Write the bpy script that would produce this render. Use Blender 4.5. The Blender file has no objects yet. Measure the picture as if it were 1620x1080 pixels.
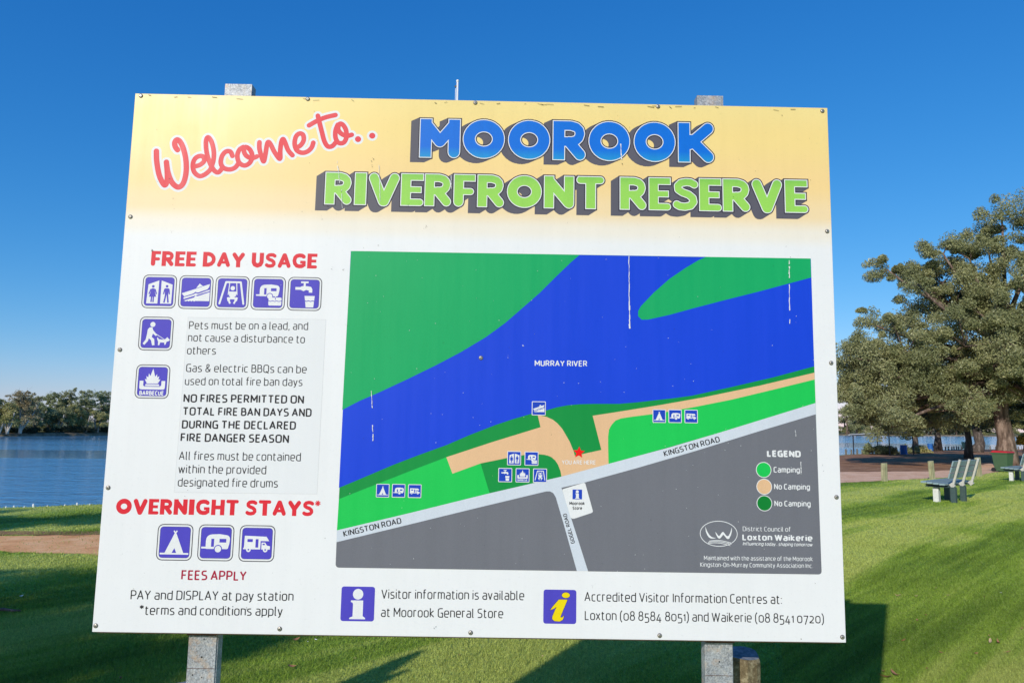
import bpy, math, random
import numpy as np
from mathutils import Vector, Matrix
from mathutils.geometry import delaunay_2d_cdt

random.seed(7)
rng = np.random.default_rng(7)
scn = bpy.context.scene
COL = scn.collection

# ------------------------------------------------------------------ camera
cam_d = bpy.data.cameras.new('camera')
cam_d.sensor_width = 36.0
cam_d.lens = 25.644
cam_d.clip_start = 0.05
cam_d.clip_end = 6000
cam = bpy.data.objects.new('camera', cam_d)
COL.objects.link(cam)
cam.matrix_world = Matrix(((0.99994412, -0.0105713, 0.0, 0.0),
                           (-0.00122731, -0.11609144, -0.99323777, 0.0),
                           (0.01049981, 0.99318227, -0.11609793, 1.62),
                           (0, 0, 0, 1)))
scn.camera = cam

# ------------------------------------------------------------------ sky and sun
SUN_EL, SUN_AZ = 26.6, 27.9        # shadows run 27.9 degrees to the right of straight ahead
world = bpy.data.worlds.new('World')
scn.world = world
world.use_nodes = True
wn, wl = world.node_tree.nodes, world.node_tree.links
bg = wn['Background']
sky = wn.new('ShaderNodeTexSky')
sky.sky_type = 'NISHITA'
sky.sun_disc = False
sky.sun_elevation = math.radians(SUN_EL)
sky.sun_rotation = math.radians(180 + SUN_AZ)
sky.altitude = 50
sky.air_density = 1.0
sky.dust_density = 0.25
sky.ozone_density = 3.0
hsv = wn.new('ShaderNodeHueSaturation')
hsv.inputs['Saturation'].default_value = 1.18
hsv.inputs['Hue'].default_value = 0.497
wl.new(sky.outputs['Color'], hsv.inputs['Color'])
# deepen the blue as a clear winter sky shows it: one response curve per channel
SKY_S = 0.13
sc = wn.new('ShaderNodeSeparateColor'); cc_ = wn.new('ShaderNodeCombineColor')
wl.new(hsv.outputs['Color'], sc.inputs[0])
for ch, (gain, pw) in enumerate(((0.76, 1.40), (0.70, 0.86), (0.93, 0.60))):
    pre = wn.new('ShaderNodeMath'); pre.operation = 'MULTIPLY'; pre.inputs[1].default_value = SKY_S
    po = wn.new('ShaderNodeMath'); po.operation = 'POWER'; po.inputs[1].default_value = pw
    ga = wn.new('ShaderNodeMath'); ga.operation = 'MULTIPLY'; ga.inputs[1].default_value = gain / SKY_S
    wl.new(sc.outputs[ch], pre.inputs[0]); wl.new(pre.outputs[0], po.inputs[0]); wl.new(po.outputs[0], ga.inputs[0]); wl.new(ga.outputs[0], cc_.inputs[ch])
wl.new(cc_.outputs[0], bg.inputs['Color'])
bg.inputs['Strength'].default_value = SKY_S

sun_d = bpy.data.lights.new('sun', 'SUN')
sun_d.energy = 3.7
sun_d.angle = math.radians(0.53)
sun_d.color = (1.0, 0.93, 0.83)
sun = bpy.data.objects.new('sun', sun_d)
COL.objects.link(sun)
el, az = math.radians(SUN_EL), math.radians(SUN_AZ)
travel = Vector((math.sin(az) * math.cos(el), math.cos(az) * math.cos(el), -math.sin(el)))
sun.rotation_euler = travel.to_track_quat('-Z', 'Y').to_euler()
sun.location = (-10, -20, 12)

scn.view_settings.view_transform = 'Standard'
scn.view_settings.look = 'None'
scn.view_settings.gamma = 1.0
scn.view_settings.exposure = 0.0
scn.view_settings.use_curve_mapping = False

# ------------------------------------------------------------------ material helpers
def srgb(r, g, b):
    f = lambda c: (c / 255) / 12.92 if c <= 10 else (((c / 255) + 0.055) / 1.055) ** 2.4
    return (f(r), f(g), f(b), 1.0)

class Nt:
    """small wrapper to write node trees"""
    def __init__(self, name, rough=0.6, spec=0.4, color=None):
        self.m = bpy.data.materials.new(name)
        self.m.use_nodes = True
        self.t = self.m.node_tree
        self.n = self.t.nodes
        self.l = self.t.links
        self.p = self.n['Principled BSDF']
        self.p.inputs['Roughness'].default_value = rough
        self.p.inputs['Specular IOR Level'].default_value = spec
        if color is not None:
            self.p.inputs['Base Color'].default_value = color
        self.tc = self.n.new('ShaderNodeTexCoord')
    def add(self, kind, **kw):
        nd = self.n.new(kind)
        for k, v in kw.items():
            setattr(nd, k, v)
        return nd
    def mapping(self, scale=(1, 1, 1), rot=(0, 0, 0), loc=(0, 0, 0), src='Object'):
        mp = self.add('ShaderNodeMapping')
        mp.inputs['Scale'].default_value = scale
        mp.inputs['Rotation'].default_value = rot
        mp.inputs['Location'].default_value = loc
        self.l.new(self.tc.outputs[src], mp.inputs['Vector'])
        return mp.outputs['Vector']
    def turned(self, deg, scale):
        """turn about z first, then stretch"""
        a = self.mapping((1, 1, 1), (0, 0, math.radians(deg)))
        b = self.add('ShaderNodeMapping'); b.inputs['Scale'].default_value = scale
        self.l.new(a, b.inputs['Vector'])
        return b.outputs['Vector']
    def noise(self, scale, detail=3, rough=0.55, vec=None, dist=0.0):
        nd = self.add('ShaderNodeTexNoise')
        nd.inputs['Scale'].default_value = scale
        nd.inputs['Detail'].default_value = detail
        nd.inputs['Roughness'].default_value = rough
        nd.inputs['Distortion'].default_value = dist
        self.l.new(vec if vec is not None else self.tc.outputs['Object'], nd.inputs['Vector'])
        return nd.outputs['Fac']
    def ramp(self, fac, stops, interp='LINEAR'):
        nd = self.add('ShaderNodeValToRGB')
        nd.color_ramp.interpolation = interp
        e = nd.color_ramp.elements
        while len(e) < len(stops):
            e.new(0.5)
        for i, (p, c) in enumerate(stops):
            e[i].position = p
            e[i].color = c if len(c) == 4 else (*c, 1)
        self.l.new(fac, nd.inputs['Fac'])
        return nd.outputs['Color']
    def mix(self, fac, a, b, mode='MIX'):
        nd = self.add('ShaderNodeMix', data_type='RGBA', blend_type=mode)
        for sock, v in ((nd.inputs[0], fac), (nd.inputs[6], a), (nd.inputs[7], b)):
            if hasattr(v, 'is_output'):
                self.l.new(v, sock)
            else:
                sock.default_value = v
        return nd.outputs[2]
    def math(self, op, a, b=0.0):
        nd = self.add('ShaderNodeMath', operation=op)
        for i, v in enumerate((a, b)):
            if hasattr(v, 'is_output'):
                self.l.new(v, nd.inputs[i])
            else:
                nd.inputs[i].default_value = v
        return nd.outputs[0]
    def color(self, c):
        self.l.new(c, self.p.inputs['Base Color'])
    def rough(self, c):
        self.l.new(c, self.p.inputs['Roughness'])
    def bump(self, h, strength=0.5, dist=0.01):
        nd = self.add('ShaderNodeBump')
        nd.inputs['Strength'].default_value = strength
        nd.inputs['Distance'].default_value = dist
        self.l.new(h, nd.inputs['Height'])
        self.l.new(nd.outputs['Normal'], self.p.inputs['Normal'])
        return nd

G = lambda v: (v, v, v, 1)

def aged(name, col, rough=0.5, var=0.12, scale=8.0, spec=0.4, bump=0.0, metal=0.0, fine=120):
    """a painted or printed surface: its colour with slight uneven wear"""
    m = Nt(name, rough, spec)
    n1 = m.noise(scale, 4)
    n2 = m.noise(fine, 2)
    f = m.mix(0.5, n1, n2)
    dk = tuple(c * (1 - var) for c in col[:3]) + (1,)
    lt = tuple(min(1, c * (1 + var)) for c in col[:3]) + (1,)
    m.color(m.ramp(f, [(0.3, dk), (0.7, lt)]))
    m.p.inputs['Metallic'].default_value = metal
    if bump:
        m.bump(n2, bump, 0.004)
    return m.m

# ------------------------------------------------------------------ object helpers
def tag(o, label=None, cat=None, group=None, kind=None):
    if label: o['label'] = label
    if cat: o['category'] = cat
    if group: o['group'] = group
    if kind: o['kind'] = kind
    return o

def empty(name, loc, rz=0.0):
    o = bpy.data.objects.new(name, None)
    o.empty_display_size = 0.2
    o.location = loc
    o.rotation_euler = (0, 0, rz)
    COL.objects.link(o)
    return o

def link_mesh(name, me, parent=None):
    o = bpy.data.objects.new(name, me)
    COL.objects.link(o)
    if parent is not None:
        o.parent = parent
    return o

def copy_tree(o, parent=None):
    c = o.copy()
    COL.objects.link(c)
    c.parent = parent
    for ch in list(o.children):
        copy_tree(ch, c)
    return c

class MB:
    """collects simple solids into one mesh"""
    def __init__(self):
        self.v, self.f, self.mi = [], [], []
    def raw(self, vs, fs, mi=0):
        b = len(self.v)
        self.v += [tuple(v) for v in vs]
        self.f += [tuple(b + i for i in f) for f in fs]
        self.mi += [mi] * len(fs)
        return self
    def box(self, lo, hi, mat=None, mi=0):
        x0, y0, z0 = lo; x1, y1, z1 = hi
        vs = [Vector(p) for p in ((x0,y0,z0),(x1,y0,z0),(x1,y1,z0),(x0,y1,z0),(x0,y0,z1),(x1,y0,z1),(x1,y1,z1),(x0,y1,z1))]
        if mat is not None: vs = [mat @ v for v in vs]
        return self.raw(vs, [(0,3,2,1),(4,5,6,7),(0,1,5,4),(1,2,6,5),(2,3,7,6),(3,0,4,7)], mi)
    def bar(self, a, b, w, d, side=Vector((1, 0, 0)), mi=0):
        """box section w x d from a to b"""
        a, b = Vector(a), Vector(b)
        ax = (b - a).normalized()
        s = (side - ax * side.dot(ax)).normalized()
        t = ax.cross(s)
        vs = []
        for p in (a, b):
            for i, j in ((-1,-1),(1,-1),(1,1),(-1,1)):
                vs.append(p + s * (i * w / 2) + t * (j * d / 2))
        return self.raw(vs, [(0,3,2,1),(4,5,6,7),(0,1,5,4),(1,2,6,5),(2,3,7,6),(3,0,4,7)], mi)
    def tube(self, pts, rads, n=8, mi=0, cap=True):
        pts = [Vector(p) for p in pts]
        b = len(self.v)
        up = Vector((0.13, 0.07, 1)).normalized()
        s = None
        for i, p in enumerate(pts):
            d = (pts[min(i + 1, len(pts) - 1)] - pts[max(i - 1, 0)]).normalized()
            if s is None:
                s = d.cross(Vector((0.3, 1, 0.2)))
                if s.length < 1e-3: s = d.cross(Vector((1, 0, 0)))
            s = (s - d * s.dot(d)).normalized()
            t = d.cross(s)
            for k in range(n):
                a = 2 * math.pi * k / n
                self.v.append(tuple(p + (s * math.cos(a) + t * math.sin(a)) * rads[i]))
        for i in range(len(pts) - 1):
            for k in range(n):
                k2 = (k + 1) % n
                self.f.append((b + i*n + k, b + i*n + k2, b + (i+1)*n + k2, b + (i+1)*n + k)); self.mi.append(mi)
        if cap:
            self.f.append(tuple(b + k for k in reversed(range(n)))); self.mi.append(mi)
            self.f.append(tuple(b + (len(pts)-1)*n + k for k in range(n))); self.mi.append(mi)
        return self
    def lathe(self, c, prof, n=16, mi=0):
        """prof: list of (radius, z)"""
        b = len(self.v)
        for r, z in prof:
            for k in range(n):
                a = 2 * math.pi * k / n
                self.v.append((c[0] + r * math.cos(a), c[1] + r * math.sin(a), c[2] + z))
        for i in range(len(prof) - 1):
            for k in range(n):
                k2 = (k + 1) % n
                self.f.append((b+i*n+k, b+i*n+k2, b+(i+1)*n+k2, b+(i+1)*n+k)); self.mi.append(mi)
        self.f.append(tuple(b + k for k in reversed(range(n)))); self.mi.append(mi)
        self.f.append(tuple(b + (len(prof)-1)*n + k for k in range(n))); self.mi.append(mi)
        return self
    def build(self, name, mats, parent=None, smooth=False, bevel=0.0):
        me = bpy.data.meshes.new(name)
        me.from_pydata(self.v, [], self.f)
        if not isinstance(mats, (list, tuple)): mats = [mats]
        for m in mats: me.materials.append(m)
        me.polygons.foreach_set('material_index', self.mi)
        if smooth: me.shade_smooth()
        me.update()
        o = link_mesh(name, me, parent)
        if bevel:
            bv = o.modifiers.new('bevel', 'BEVEL')
            bv.width = bevel; bv.segments = 2; bv.limit_method = 'ANGLE'
            bv.angle_limit = math.radians(40)
        return o

def fast_mesh(name, verts, tris, mats, mi=None):
    """numpy triangles -> mesh"""
    me = bpy.data.meshes.new(name)
    nv, nt = len(verts), len(tris)
    me.vertices.add(nv)
    me.vertices.foreach_set('co', np.asarray(verts, dtype=np.float32).ravel())
    me.loops.add(nt * 3)
    me.loops.foreach_set('vertex_index', np.asarray(tris, dtype=np.int32).ravel())
    me.polygons.add(nt)
    me.polygons.foreach_set('loop_start', np.arange(0, nt * 3, 3, dtype=np.int32))
    for m in (mats if isinstance(mats, (list, tuple)) else [mats]): me.materials.append(m)
    if mi is not None: me.polygons.foreach_set('material_index', np.asarray(mi, dtype=np.int32))
    me.update(calc_edges=True)
    return me

SLOPE = 0.008
def gz(y): return -SLOPE * y
WATER_Z = -1.0

# ------------------------------------------------------------------ materials
def mat_lawn(name, blades=False):
    m = Nt(name, 0.75 if not blades else 0.5, 0.25)
    v = m.mapping((1, 1, 1), (0, 0, math.radians(43)))
    # mower stripes, soft, seen as bands running away to the right
    sep = m.add('ShaderNodeSeparateXYZ'); m.l.new(v, sep.inputs[0])
    wob = m.noise(0.22, 2)
    sx = m.math('ADD', m.math('MULTIPLY', sep.outputs[0], 1.9), m.math('MULTIPLY', wob, 5.0))
    stripe = m.math('MULTIPLY', m.math('ADD', m.math('SINE', sx), 1.0), 0.5)
    vs = m.turned(43, (1.5, 0.16, 1))
    streak = m.noise(1.0, 4, 0.6, vs)
    vt = m.turned(43, (7.0, 0.25, 1))
    thin = m.noise(1.0, 3, 0.6, vt)
    pat = m.math('ADD', m.math('MULTIPLY', stripe, 0.26), m.math('ADD', m.math('MULTIPLY', streak, 0.5), m.math('MULTIPLY', thin, 0.34)))
    if blades:
        fine = m.mix(0.65, m.noise(45, 2, 0.7), m.noise(330, 1, 0.8))
    else:
        fine = m.noise(28, 5, 0.75)
    a = m.ramp(pat, [(0.36, (0.13, 0.22, 0.02, 1)), (0.50, (0.25, 0.36, 0.04, 1)), (0.64, (0.44, 0.49, 0.11, 1))])
    b = m.ramp(fine, [(0.32, G(0.36)), (0.5, G(1.0)), (0.66, G(2.1))])
    c = m.mix(1.0, a, b, 'MULTIPLY')
    if blades:
        straw = m.ramp(m.noise(160, 1), [(0.60, G(0)), (0.68, G(1))])
        c = m.mix(m.math('MULTIPLY', straw, 0.65), c, (0.42, 0.40, 0.20, 1))
        tr = m.add('ShaderNodeBsdfTranslucent')
        m.l.new(c, tr.inputs['Color']); m.color(c)
        mx = m.add('ShaderNodeMixShader'); mx.inputs[0].default_value = 0.3
        m.l.new(m.p.outputs[0], mx.inputs[1]); m.l.new(tr.outputs[0], mx.inputs[2])
        m.l.new(mx.outputs[0], m.n['Material Output'].inputs['Surface'])
    else:
        m.color(c)
        m.bump(fine, 0.9, 0.02)
    return m.m

def mat_dirt(name, c0, c1, c2, scale=3.0, bumps=0.3, fleck=None):
    m = Nt(name, 0.95, 0.1)
    n = m.noise(scale, 6, 0.65)
    g = m.noise(45, 4, 0.7)
    base = m.ramp(n, [(0.32, c0), (0.5, c1), (0.68, c2)])
    c = m.mix(1.0, base, m.ramp(g, [(0.3, G(0.82)), (0.7, G(1.3))]), 'MULTIPLY')
    if fleck:
        fv = m.mapping((1, 1, 1))
        k = m.ramp(m.noise(9, 3, 0.8, fv), [(0.61, G(0)), (0.66, G(0.8))])
        c = m.mix(k, c, fleck)
    m.color(c)
    m.bump(g, bumps, 0.02)
    return m.m

M_LAWN = mat_lawn('mown_turf')
M_BLADE = mat_lawn('grass_blades', True)
M_DIRT = mat_dirt('bare_red_dirt', (0.66, 0.30, 0.12, 1), (0.82, 0.42, 0.18, 1), (0.88, 0.52, 0.26, 1), 2.5)
M_GRAVEL = mat_dirt('pink_gravel', (0.66, 0.36, 0.21, 1), (0.80, 0.48, 0.29, 1), (0.86, 0.57, 0.38, 1), 2.0, 0.3, (0.42, 0.25, 0.16, 1))
M_LITTER = mat_dirt('leaf_litter', (0.17, 0.085, 0.045, 1), (0.31, 0.16, 0.085, 1), (0.44, 0.25, 0.14, 1), 1.2, 0.5, (0.42, 0.26, 0.18, 1))
M_BANK = mat_dirt('river_bank_earth', (0.10, 0.08, 0.05, 1), (0.20, 0.16, 0.10, 1), (0.32, 0.26, 0.17, 1), 0.6)
M_FARGRASS = mat_dirt('far_scrub_ground', (0.10, 0.11, 0.04, 1), (0.17, 0.17, 0.07, 1), (0.30, 0.27, 0.14, 1), 0.15)

def mat_water():
    m = Nt('river_water', 0.09, 0.5, (0.11, 0.34, 0.55, 1))
    m.p.inputs['IOR'].default_value = 1.333
    v1 = m.turned(8, (0.55, 1.5, 1))
    w1 = m.noise(1.5, 5, 0.6, v1, 0.4)
    v2 = m.turned(-12, (0.3, 0.9, 1))
    w2 = m.noise(0.8, 3, 0.5, v2)
    h = m.math('ADD', m.math('MULTIPLY', w1, 0.6), m.math('MULTIPLY', w2, 0.5))
    # wind streaks: calm lanes across the river
    sep = m.add('ShaderNodeSeparateXYZ'); m.l.new(m.tc.outputs['Object'], sep.inputs[0])
    warp = m.noise(0.02, 2, 0.5, m.mapping((0.6, 1, 1)))
    y = m.math('ADD', sep.outputs[1], m.math('MULTIPLY', m.math('SUBTRACT', warp, 0.5), 10.0))
    lane = m.add('ShaderNodeMapRange'); lane.inputs[1].default_value = 0; lane.inputs[2].default_value = 160
    m.l.new(y, lane.inputs[0])
    calm = m.ramp(lane.outputs[0], [(0.0, G(1)), (0.32, G(1)), (0.335, G(0.03)), (0.425, G(0.03)), (0.44, G(0.45)), (0.52, G(0.5)), (0.53, G(0.1)), (0.55, G(0.7)), (0.66, G(0.4)), (0.72, G(0.04)), (0.955, G(0.04)), (1.0, G(0.7))])
    b = m.bump(h, 0.5, 0.28)
    m.l.new(calm, b.inputs['Strength'])
    return m.m
M_WATER = mat_water()

def mat_leaf(name, c0, c1, c2, trans=0.25):
    m = Nt(name, 0.45, 0.35)
    n = m.noise(0.55, 3)
    f = m.noise(7.0, 2, 0.8)
    k = m.mix(0.55, n, f)
    c = m.ramp(k, [(0.32, c0), (0.5, c1), (0.66, c2)])
    m.color(c)
    tr = m.add('ShaderNodeBsdfTranslucent'); m.l.new(c, tr.inputs['Color'])
    mx = m.add('ShaderNodeMixShader'); mx.inputs[0].default_value = trans
    m.l.new(m.p.outputs[0], mx.inputs[1]); m.l.new(tr.outputs[0], mx.inputs[2])
    m.l.new(mx.outputs[0], m.n['Material Output'].inputs['Surface'])
    return m.m
M_LEAF_OLIVE = mat_leaf('gum_leaves_olive', (0.10, 0.12, 0.05, 1), (0.235, 0.25, 0.105, 1), (0.45, 0.435, 0.21, 1), 0.12)
M_LEAF_GREEN = mat_leaf('gum_leaves_green', (0.15, 0.19, 0.08, 1), (0.30, 0.34, 0.16, 1), (0.50, 0.50, 0.27, 1))
M_LEAF_YELLOW = mat_leaf('gum_leaves_yellowish', (0.24, 0.24, 0.07, 1), (0.42, 0.40, 0.15, 1), (0.58, 0.52, 0.24, 1))
M_LEAF_BRONZE = mat_leaf('gum_leaves_bronze', (0.20, 0.17, 0.08, 1), (0.35, 0.28, 0.14, 1), (0.48, 0.40, 0.21, 1))
M_LEAF_DARK = mat_leaf('scrub_leaves_dark', (0.03, 0.045, 0.022, 1), (0.06, 0.075, 0.035, 1), (0.11, 0.12, 0.06, 1))  # dark scrub foliage, also used as painted shade under the big gum

def mat_bark(name, c0, c1, c2):
    m = Nt(name, 0.85, 0.2)
    v = m.mapping((3, 3, 0.7))
    n = m.noise(1.6, 5, 0.65, v)
    m.color(m.ramp(n, [(0.33, c0), (0.5, c1), (0.64, c2)]))
    m.bump(n, 0.8, 0.05)
    return m.m
M_BARK_PALE = mat_bark('pale_gum_bark', (0.24, 0.20, 0.16, 1), (0.48, 0.43, 0.36, 1), (0.66, 0.61, 0.53, 1))
M_BARK_ROUGH = mat_bark('rough_gum_bark', (0.06, 0.042, 0.033, 1), (0.15, 0.105, 0.08, 1), (0.32, 0.24, 0.19, 1))
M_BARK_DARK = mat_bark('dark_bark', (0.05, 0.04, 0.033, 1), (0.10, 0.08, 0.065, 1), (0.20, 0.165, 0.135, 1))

def mat_timber(name, c0, c1, c2, grain=(24, 24, 1.2)):
    m = Nt(name, 0.85, 0.2)
    v = m.mapping(grain)
    n = m.noise(1.5, 5, 0.7, v)
    k = m.noise(3, 3)
    c = m.ramp(n, [(0.3, c0), (0.5, c1), (0.7, c2)])
    m.color(m.mix(1.0, c, m.ramp(k, [(0.3, G(0.75)), (0.7, G(1.2))]), 'MULTIPLY'))
    m.bump(n, 0.6, 0.006)
    return m.m
M_PINE = mat_timber('treated_pine', (0.22, 0.21, 0.11, 1), (0.38, 0.36, 0.20, 1), (0.52, 0.49, 0.30, 1))
M_LOG = mat_timber('old_round_log', (0.09, 0.065, 0.035, 1), (0.20, 0.155, 0.085, 1), (0.44, 0.38, 0.24, 1), (40, 40, 1.5))
M_LOGEND = mat_timber('log_end_grain', (0.10, 0.11, 0.12, 1), (0.20, 0.22, 0.24, 1), (0.34, 0.36, 0.38, 1), (30, 30, 30))
M_FARPOST = mat_timber('weathered_post', (0.10, 0.09, 0.07, 1), (0.17, 0.155, 0.12, 1), (0.26, 0.235, 0.19, 1))

def mat_galv():
    m = Nt('galvanised_steel', 0.55, 0.5)
    vor = m.add('ShaderNodeTexVoronoi'); vor.inputs['Scale'].default_value = 260
    m.l.new(m.tc.outputs['Object'], vor.inputs['Vector'])
    bw = m.add('ShaderNodeRGBToBW'); m.l.new(vor.outputs['Color'], bw.inputs[0])
    n = m.noise(300, 3, 0.8)
    k = m.mix(0.5, bw.outputs[0], n)
    c = m.ramp(k, [(0.28, (0.20, 0.21, 0.225, 1)), (0.5, (0.35, 0.37, 0.395, 1)), (0.74, (0.52, 0.545, 0.57, 1))])
    # vertical drip streaks and a little rust stain
    vs = m.mapping((60, 60, 1.5))
    st = m.ramp(m.noise(1.0, 3, 0.6, vs), [(0.50, G(0)), (0.66, G(1))])
    c = m.mix(m.math('MULTIPLY', st, 0.5), c, (0.52, 0.49, 0.44, 1))
    c = m.mix(1.0, c, m.ramp(m.noise(14, 4, 0.7), [(0.3, G(0.72)), (0.65, G(1.1))]), 'MULTIPLY')
    vr = m.mapping((16, 16, 9))
    rs = m.ramp(m.noise(1.0, 4, 0.7, vr), [(0.55, G(0)), (0.68, G(1))])
    c = m.mix(m.math('MULTIPLY', rs, 0.6), c, (0.50, 0.33, 0.20, 1))
    m.color(c)
    m.p.inputs['Metallic'].default_value = 0.25
    m.bump(k, 0.25, 0.001)
    return m.m
M_GALV = mat_galv()
M_RUST = aged('rusty_steel', (0.10, 0.055, 0.038, 1), 0.85, 0.45, 30, 0.2, 0.4)
M_HOLE = aged('black_hole', (0.01, 0.01, 0.01, 1), 0.9, 0.2)
M_SCREW = aged('dull_steel', (0.42, 0.40, 0.36, 1), 0.4, 0.35, 60, 0.5, 0.0, 0.6)
M_SCREW_DK = aged('grimy_washer', (0.10, 0.09, 0.075, 1), 0.6, 0.4, 60)

def mat_print(name, base, rough=0.38, wear=0.05):
    """vinyl print on the sign: flat colour with faint streaks of wear"""
    m = Nt(name, rough, 0.2)
    vs = m.mapping((30, 1.3, 1))
    st = m.noise(1.0, 4, 0.65, vs)
    gr = m.noise(420, 2, 0.8)
    bl = m.noise(2.2, 3)
    k = m.mix(0.5, st, bl)
    lo = m.ramp(k, [(0.35, G(1 - wear)), (0.6, G(1))])
    c = m.mix(1.0, base, lo, 'MULTIPLY')
    c = m.mix(1.0, c, m.ramp(gr, [(0.3, G(1 - wear * 1.6)), (0.7, G(1 + wear * 1.0))]), 'MULTIPLY')
    m.color(c)
    m.rough(m.ramp(st, [(0.3, G(rough - 0.06)), (0.7, G(rough + 0.1))]))
    return m

def mat_grad(name, lo_y, hi_y, c_lo, c_hi, mid=None, rough=0.38, wear=0.05):
    """print whose ink changes from c_lo at height lo_y to c_hi at hi_y on the sheet"""
    m = Nt(name, rough, 0.2)
    sep = m.add('ShaderNodeSeparateXYZ'); m.l.new(m.tc.outputs['Object'], sep.inputs[0])
    mr = m.add('ShaderNodeMapRange')
    mr.inputs[1].default_value = lo_y; mr.inputs[2].default_value = hi_y
    m.l.new(sep.outputs[1], mr.inputs[0])
    stops = [(0.0, c_lo)] + (mid or []) + [(1.0, c_hi)]
    c = m.ramp(mr.outputs[0], stops)
    vs = m.mapping((26, 1.1, 1))
    st = m.noise(1.0, 4, 0.65, vs)
    gr = m.noise(420, 2, 0.8)
    c = m.mix(1.0, c, m.ramp(st, [(0.35, G(1 - wear)), (0.6, G(1))]), 'MULTIPLY')
    c = m.mix(1.0, c, m.ramp(gr, [(0.3, G(1 - wear * 1.4)), (0.7, G(1 + wear))]), 'MULTIPLY')
    m.color(c)
    return m.m

# colours of the inks
INK = {
    'ink': (0.02, 0.02, 0.024, 1), 'white': (0.74, 0.75, 0.76, 1), 'crimson': (0.38, 0.01, 0.045, 1),
    'red': (0.68, 0.024, 0.04, 1), 'red_script': (0.72, 0.055, 0.07, 1),
    'shade': (0.105, 0.10, 0.125, 1), 'outline': (0.035, 0.03, 0.045, 1),
    'pic_blue': (0.075, 0.06, 0.48, 1), 'map_icon_blue': (0.012, 0.055, 0.46, 1),
    'yellow': (0.80, 0.62, 0.005, 1),
    'river': (0.008, 0.055, 0.62, 1), 'meadow': (0.005, 0.26, 0.05, 1), 'far_bank': (0.008, 0.36, 0.115, 1),
    'camp': (0.012, 0.52, 0.085, 1), 'tan': (0.72, 0.46, 0.26, 1), 'dark': (0.004, 0.20, 0.03, 1),
    'road': (0.58, 0.63, 0.70, 1), 'grey': (0.155, 0.16, 0.185, 1), 'star': (0.80, 0.008, 0.008, 1),
    'speck': (0.05, 0.035, 0.02, 1),
}
MI = {k: mat_print('print_' + k, v, 0.4, 0.06).m for k, v in INK.items()}

# ------------------------------------------------------------------ the ground
EDGE = [(-900, -300), (-60, -8), (-30, 3), (-10.35, 15.0), (-8.9, 15.9), (0, 23), (15, 44), (30, 66), (45, 83), (62, 102), (80, 112), (140, 140), (1500, 200)]
def edge_y(x):
    xs = [p[0] for p in EDGE]; ys = [p[1] for p in EDGE]
    return float(np.interp(x, xs, ys)) + 0.12 * math.sin(x * 1.7) + 0.08 * math.sin(x * 4.1 + 1)

def build_ground():
    xs = np.concatenate([np.array([-900, -500, -250, -150, -100]), np.arange(-70, 150, 1.0), np.array([170, 220, 300, 500, 900, 1500])])
    cols = []
    for x in xs:
        e = edge_y(x)
        y0 = min(-120.0, e - 60)
        ys = [y0, e - 40, e - 20, e - 10, e - 5, e - 2, e - 1, e - 0.4, e]
        zs = [gz(y) for y in ys]
        ys += [e + 0.35, e + 0.9, e + 1.8, e + 4]
        zb = gz(e)
        zs += [zb - 0.12, zb - 0.55, min(WATER_Z - 0.15, zb - 0.9), WATER_Z - 1.6]
        cols.append([(x, y, z) for y, z in zip(ys, zs)])
    nr = len(cols[0])
    v = [p for c in cols for p in c]
    f, mi = [], []
    for i in range(len(cols) - 1):
        for j in range(nr - 1):
            f.append((i*nr+j, (i+1)*nr+j, (i+1)*nr+j+1, i*nr+j+1)); mi.append(0 if j < 9 else 1)
    mb = MB(); mb.raw(v, f); mb.mi = mi
    o = mb.build('ground', [M_LAWN, M_BANK])
    tag(o, kind='structure')
build_ground()

def sheet(name, pts, mat, lift, amp=0.12, step=0.35):
    """flat patch on the ground with an uneven edge"""
    out = []
    n = len(pts)
    for i in range(n):
        a, b = Vector(pts[i]), Vector(pts[(i + 1) % n])
        k = max(1, int((b - a).length / step))
        for j in range(k):
            p = a.lerp(b, j / k)
            out.append((p.x + random.uniform(-amp, amp), p.y + random.uniform(-amp, amp)))
    vs, _, fs, *_ = delaunay_2d_cdt([Vector(p) for p in out], [], [list(range(len(out)))], 1, 1e-4)
    mb = MB(); mb.raw([(p[0], p[1], gz(p[1]) + lift) for p in vs], fs)
    o = mb.build(name, mat)
    # make faces look up
    if o.data.polygons[0].normal.z < 0: o.data.flip_normals()
    tag(o, kind='structure')
    return o

DIRT_POLY = [(-14, 9.4), (-9.2, 10.0), (-7.4, 9.95), (-6.6, 9.85), (-5.5, 9.7), (-3.0, 9.9), (2, 11), (2, 13.2), (-3, 12.1), (-5.6, 11.55), (-6.6, 11.4), (-8.0, 11.25), (-10, 11.3), (-14, 10.8)]
GRAVEL_POLY = [(2, 19), (8, 24.0), (11.9, 26.1), (13.6, 27.3), (16.7, 29.3), (20.4, 32.2), (26.2, 38.5), (30, 43), (38, 52), (36.5, 53), (28, 44.3), (25.1, 39.4), (20, 35.2), (15.3, 33.8), (10, 32.0), (2, 26)]
LITTER_POLY = [(2, 26), (10, 32.0), (15.3, 33.8), (20, 35.2), (25.1, 39.4), (28, 44.3), (36.5, 53), (60, 60), (150, 80), (150, 141), (80, 111.5), (62, 101.5), (45, 82.5), (30, 65.5), (15, 43.5), (6, 31)]
sheet('dirt_path', DIRT_POLY, M_DIRT, 0.004, 0.10, 0.15)
sheet('dirt_path_shoulder', [(-14, 10.8), (-10, 11.3), (-8.0, 11.25), (-6.6, 11.4), (-5.6, 11.55), (-3, 12.1), (2, 13.2), (2, 13.5), (-3, 12.45), (-5.6, 11.95), (-8, 11.7), (-10, 11.75), (-14, 11.3)], M_LITTER, 0.008, 0.05, 0.12)
sheet('gravel_path', GRAVEL_POLY, M_GRAVEL, 0.008, 0.12, 0.3)
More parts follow.
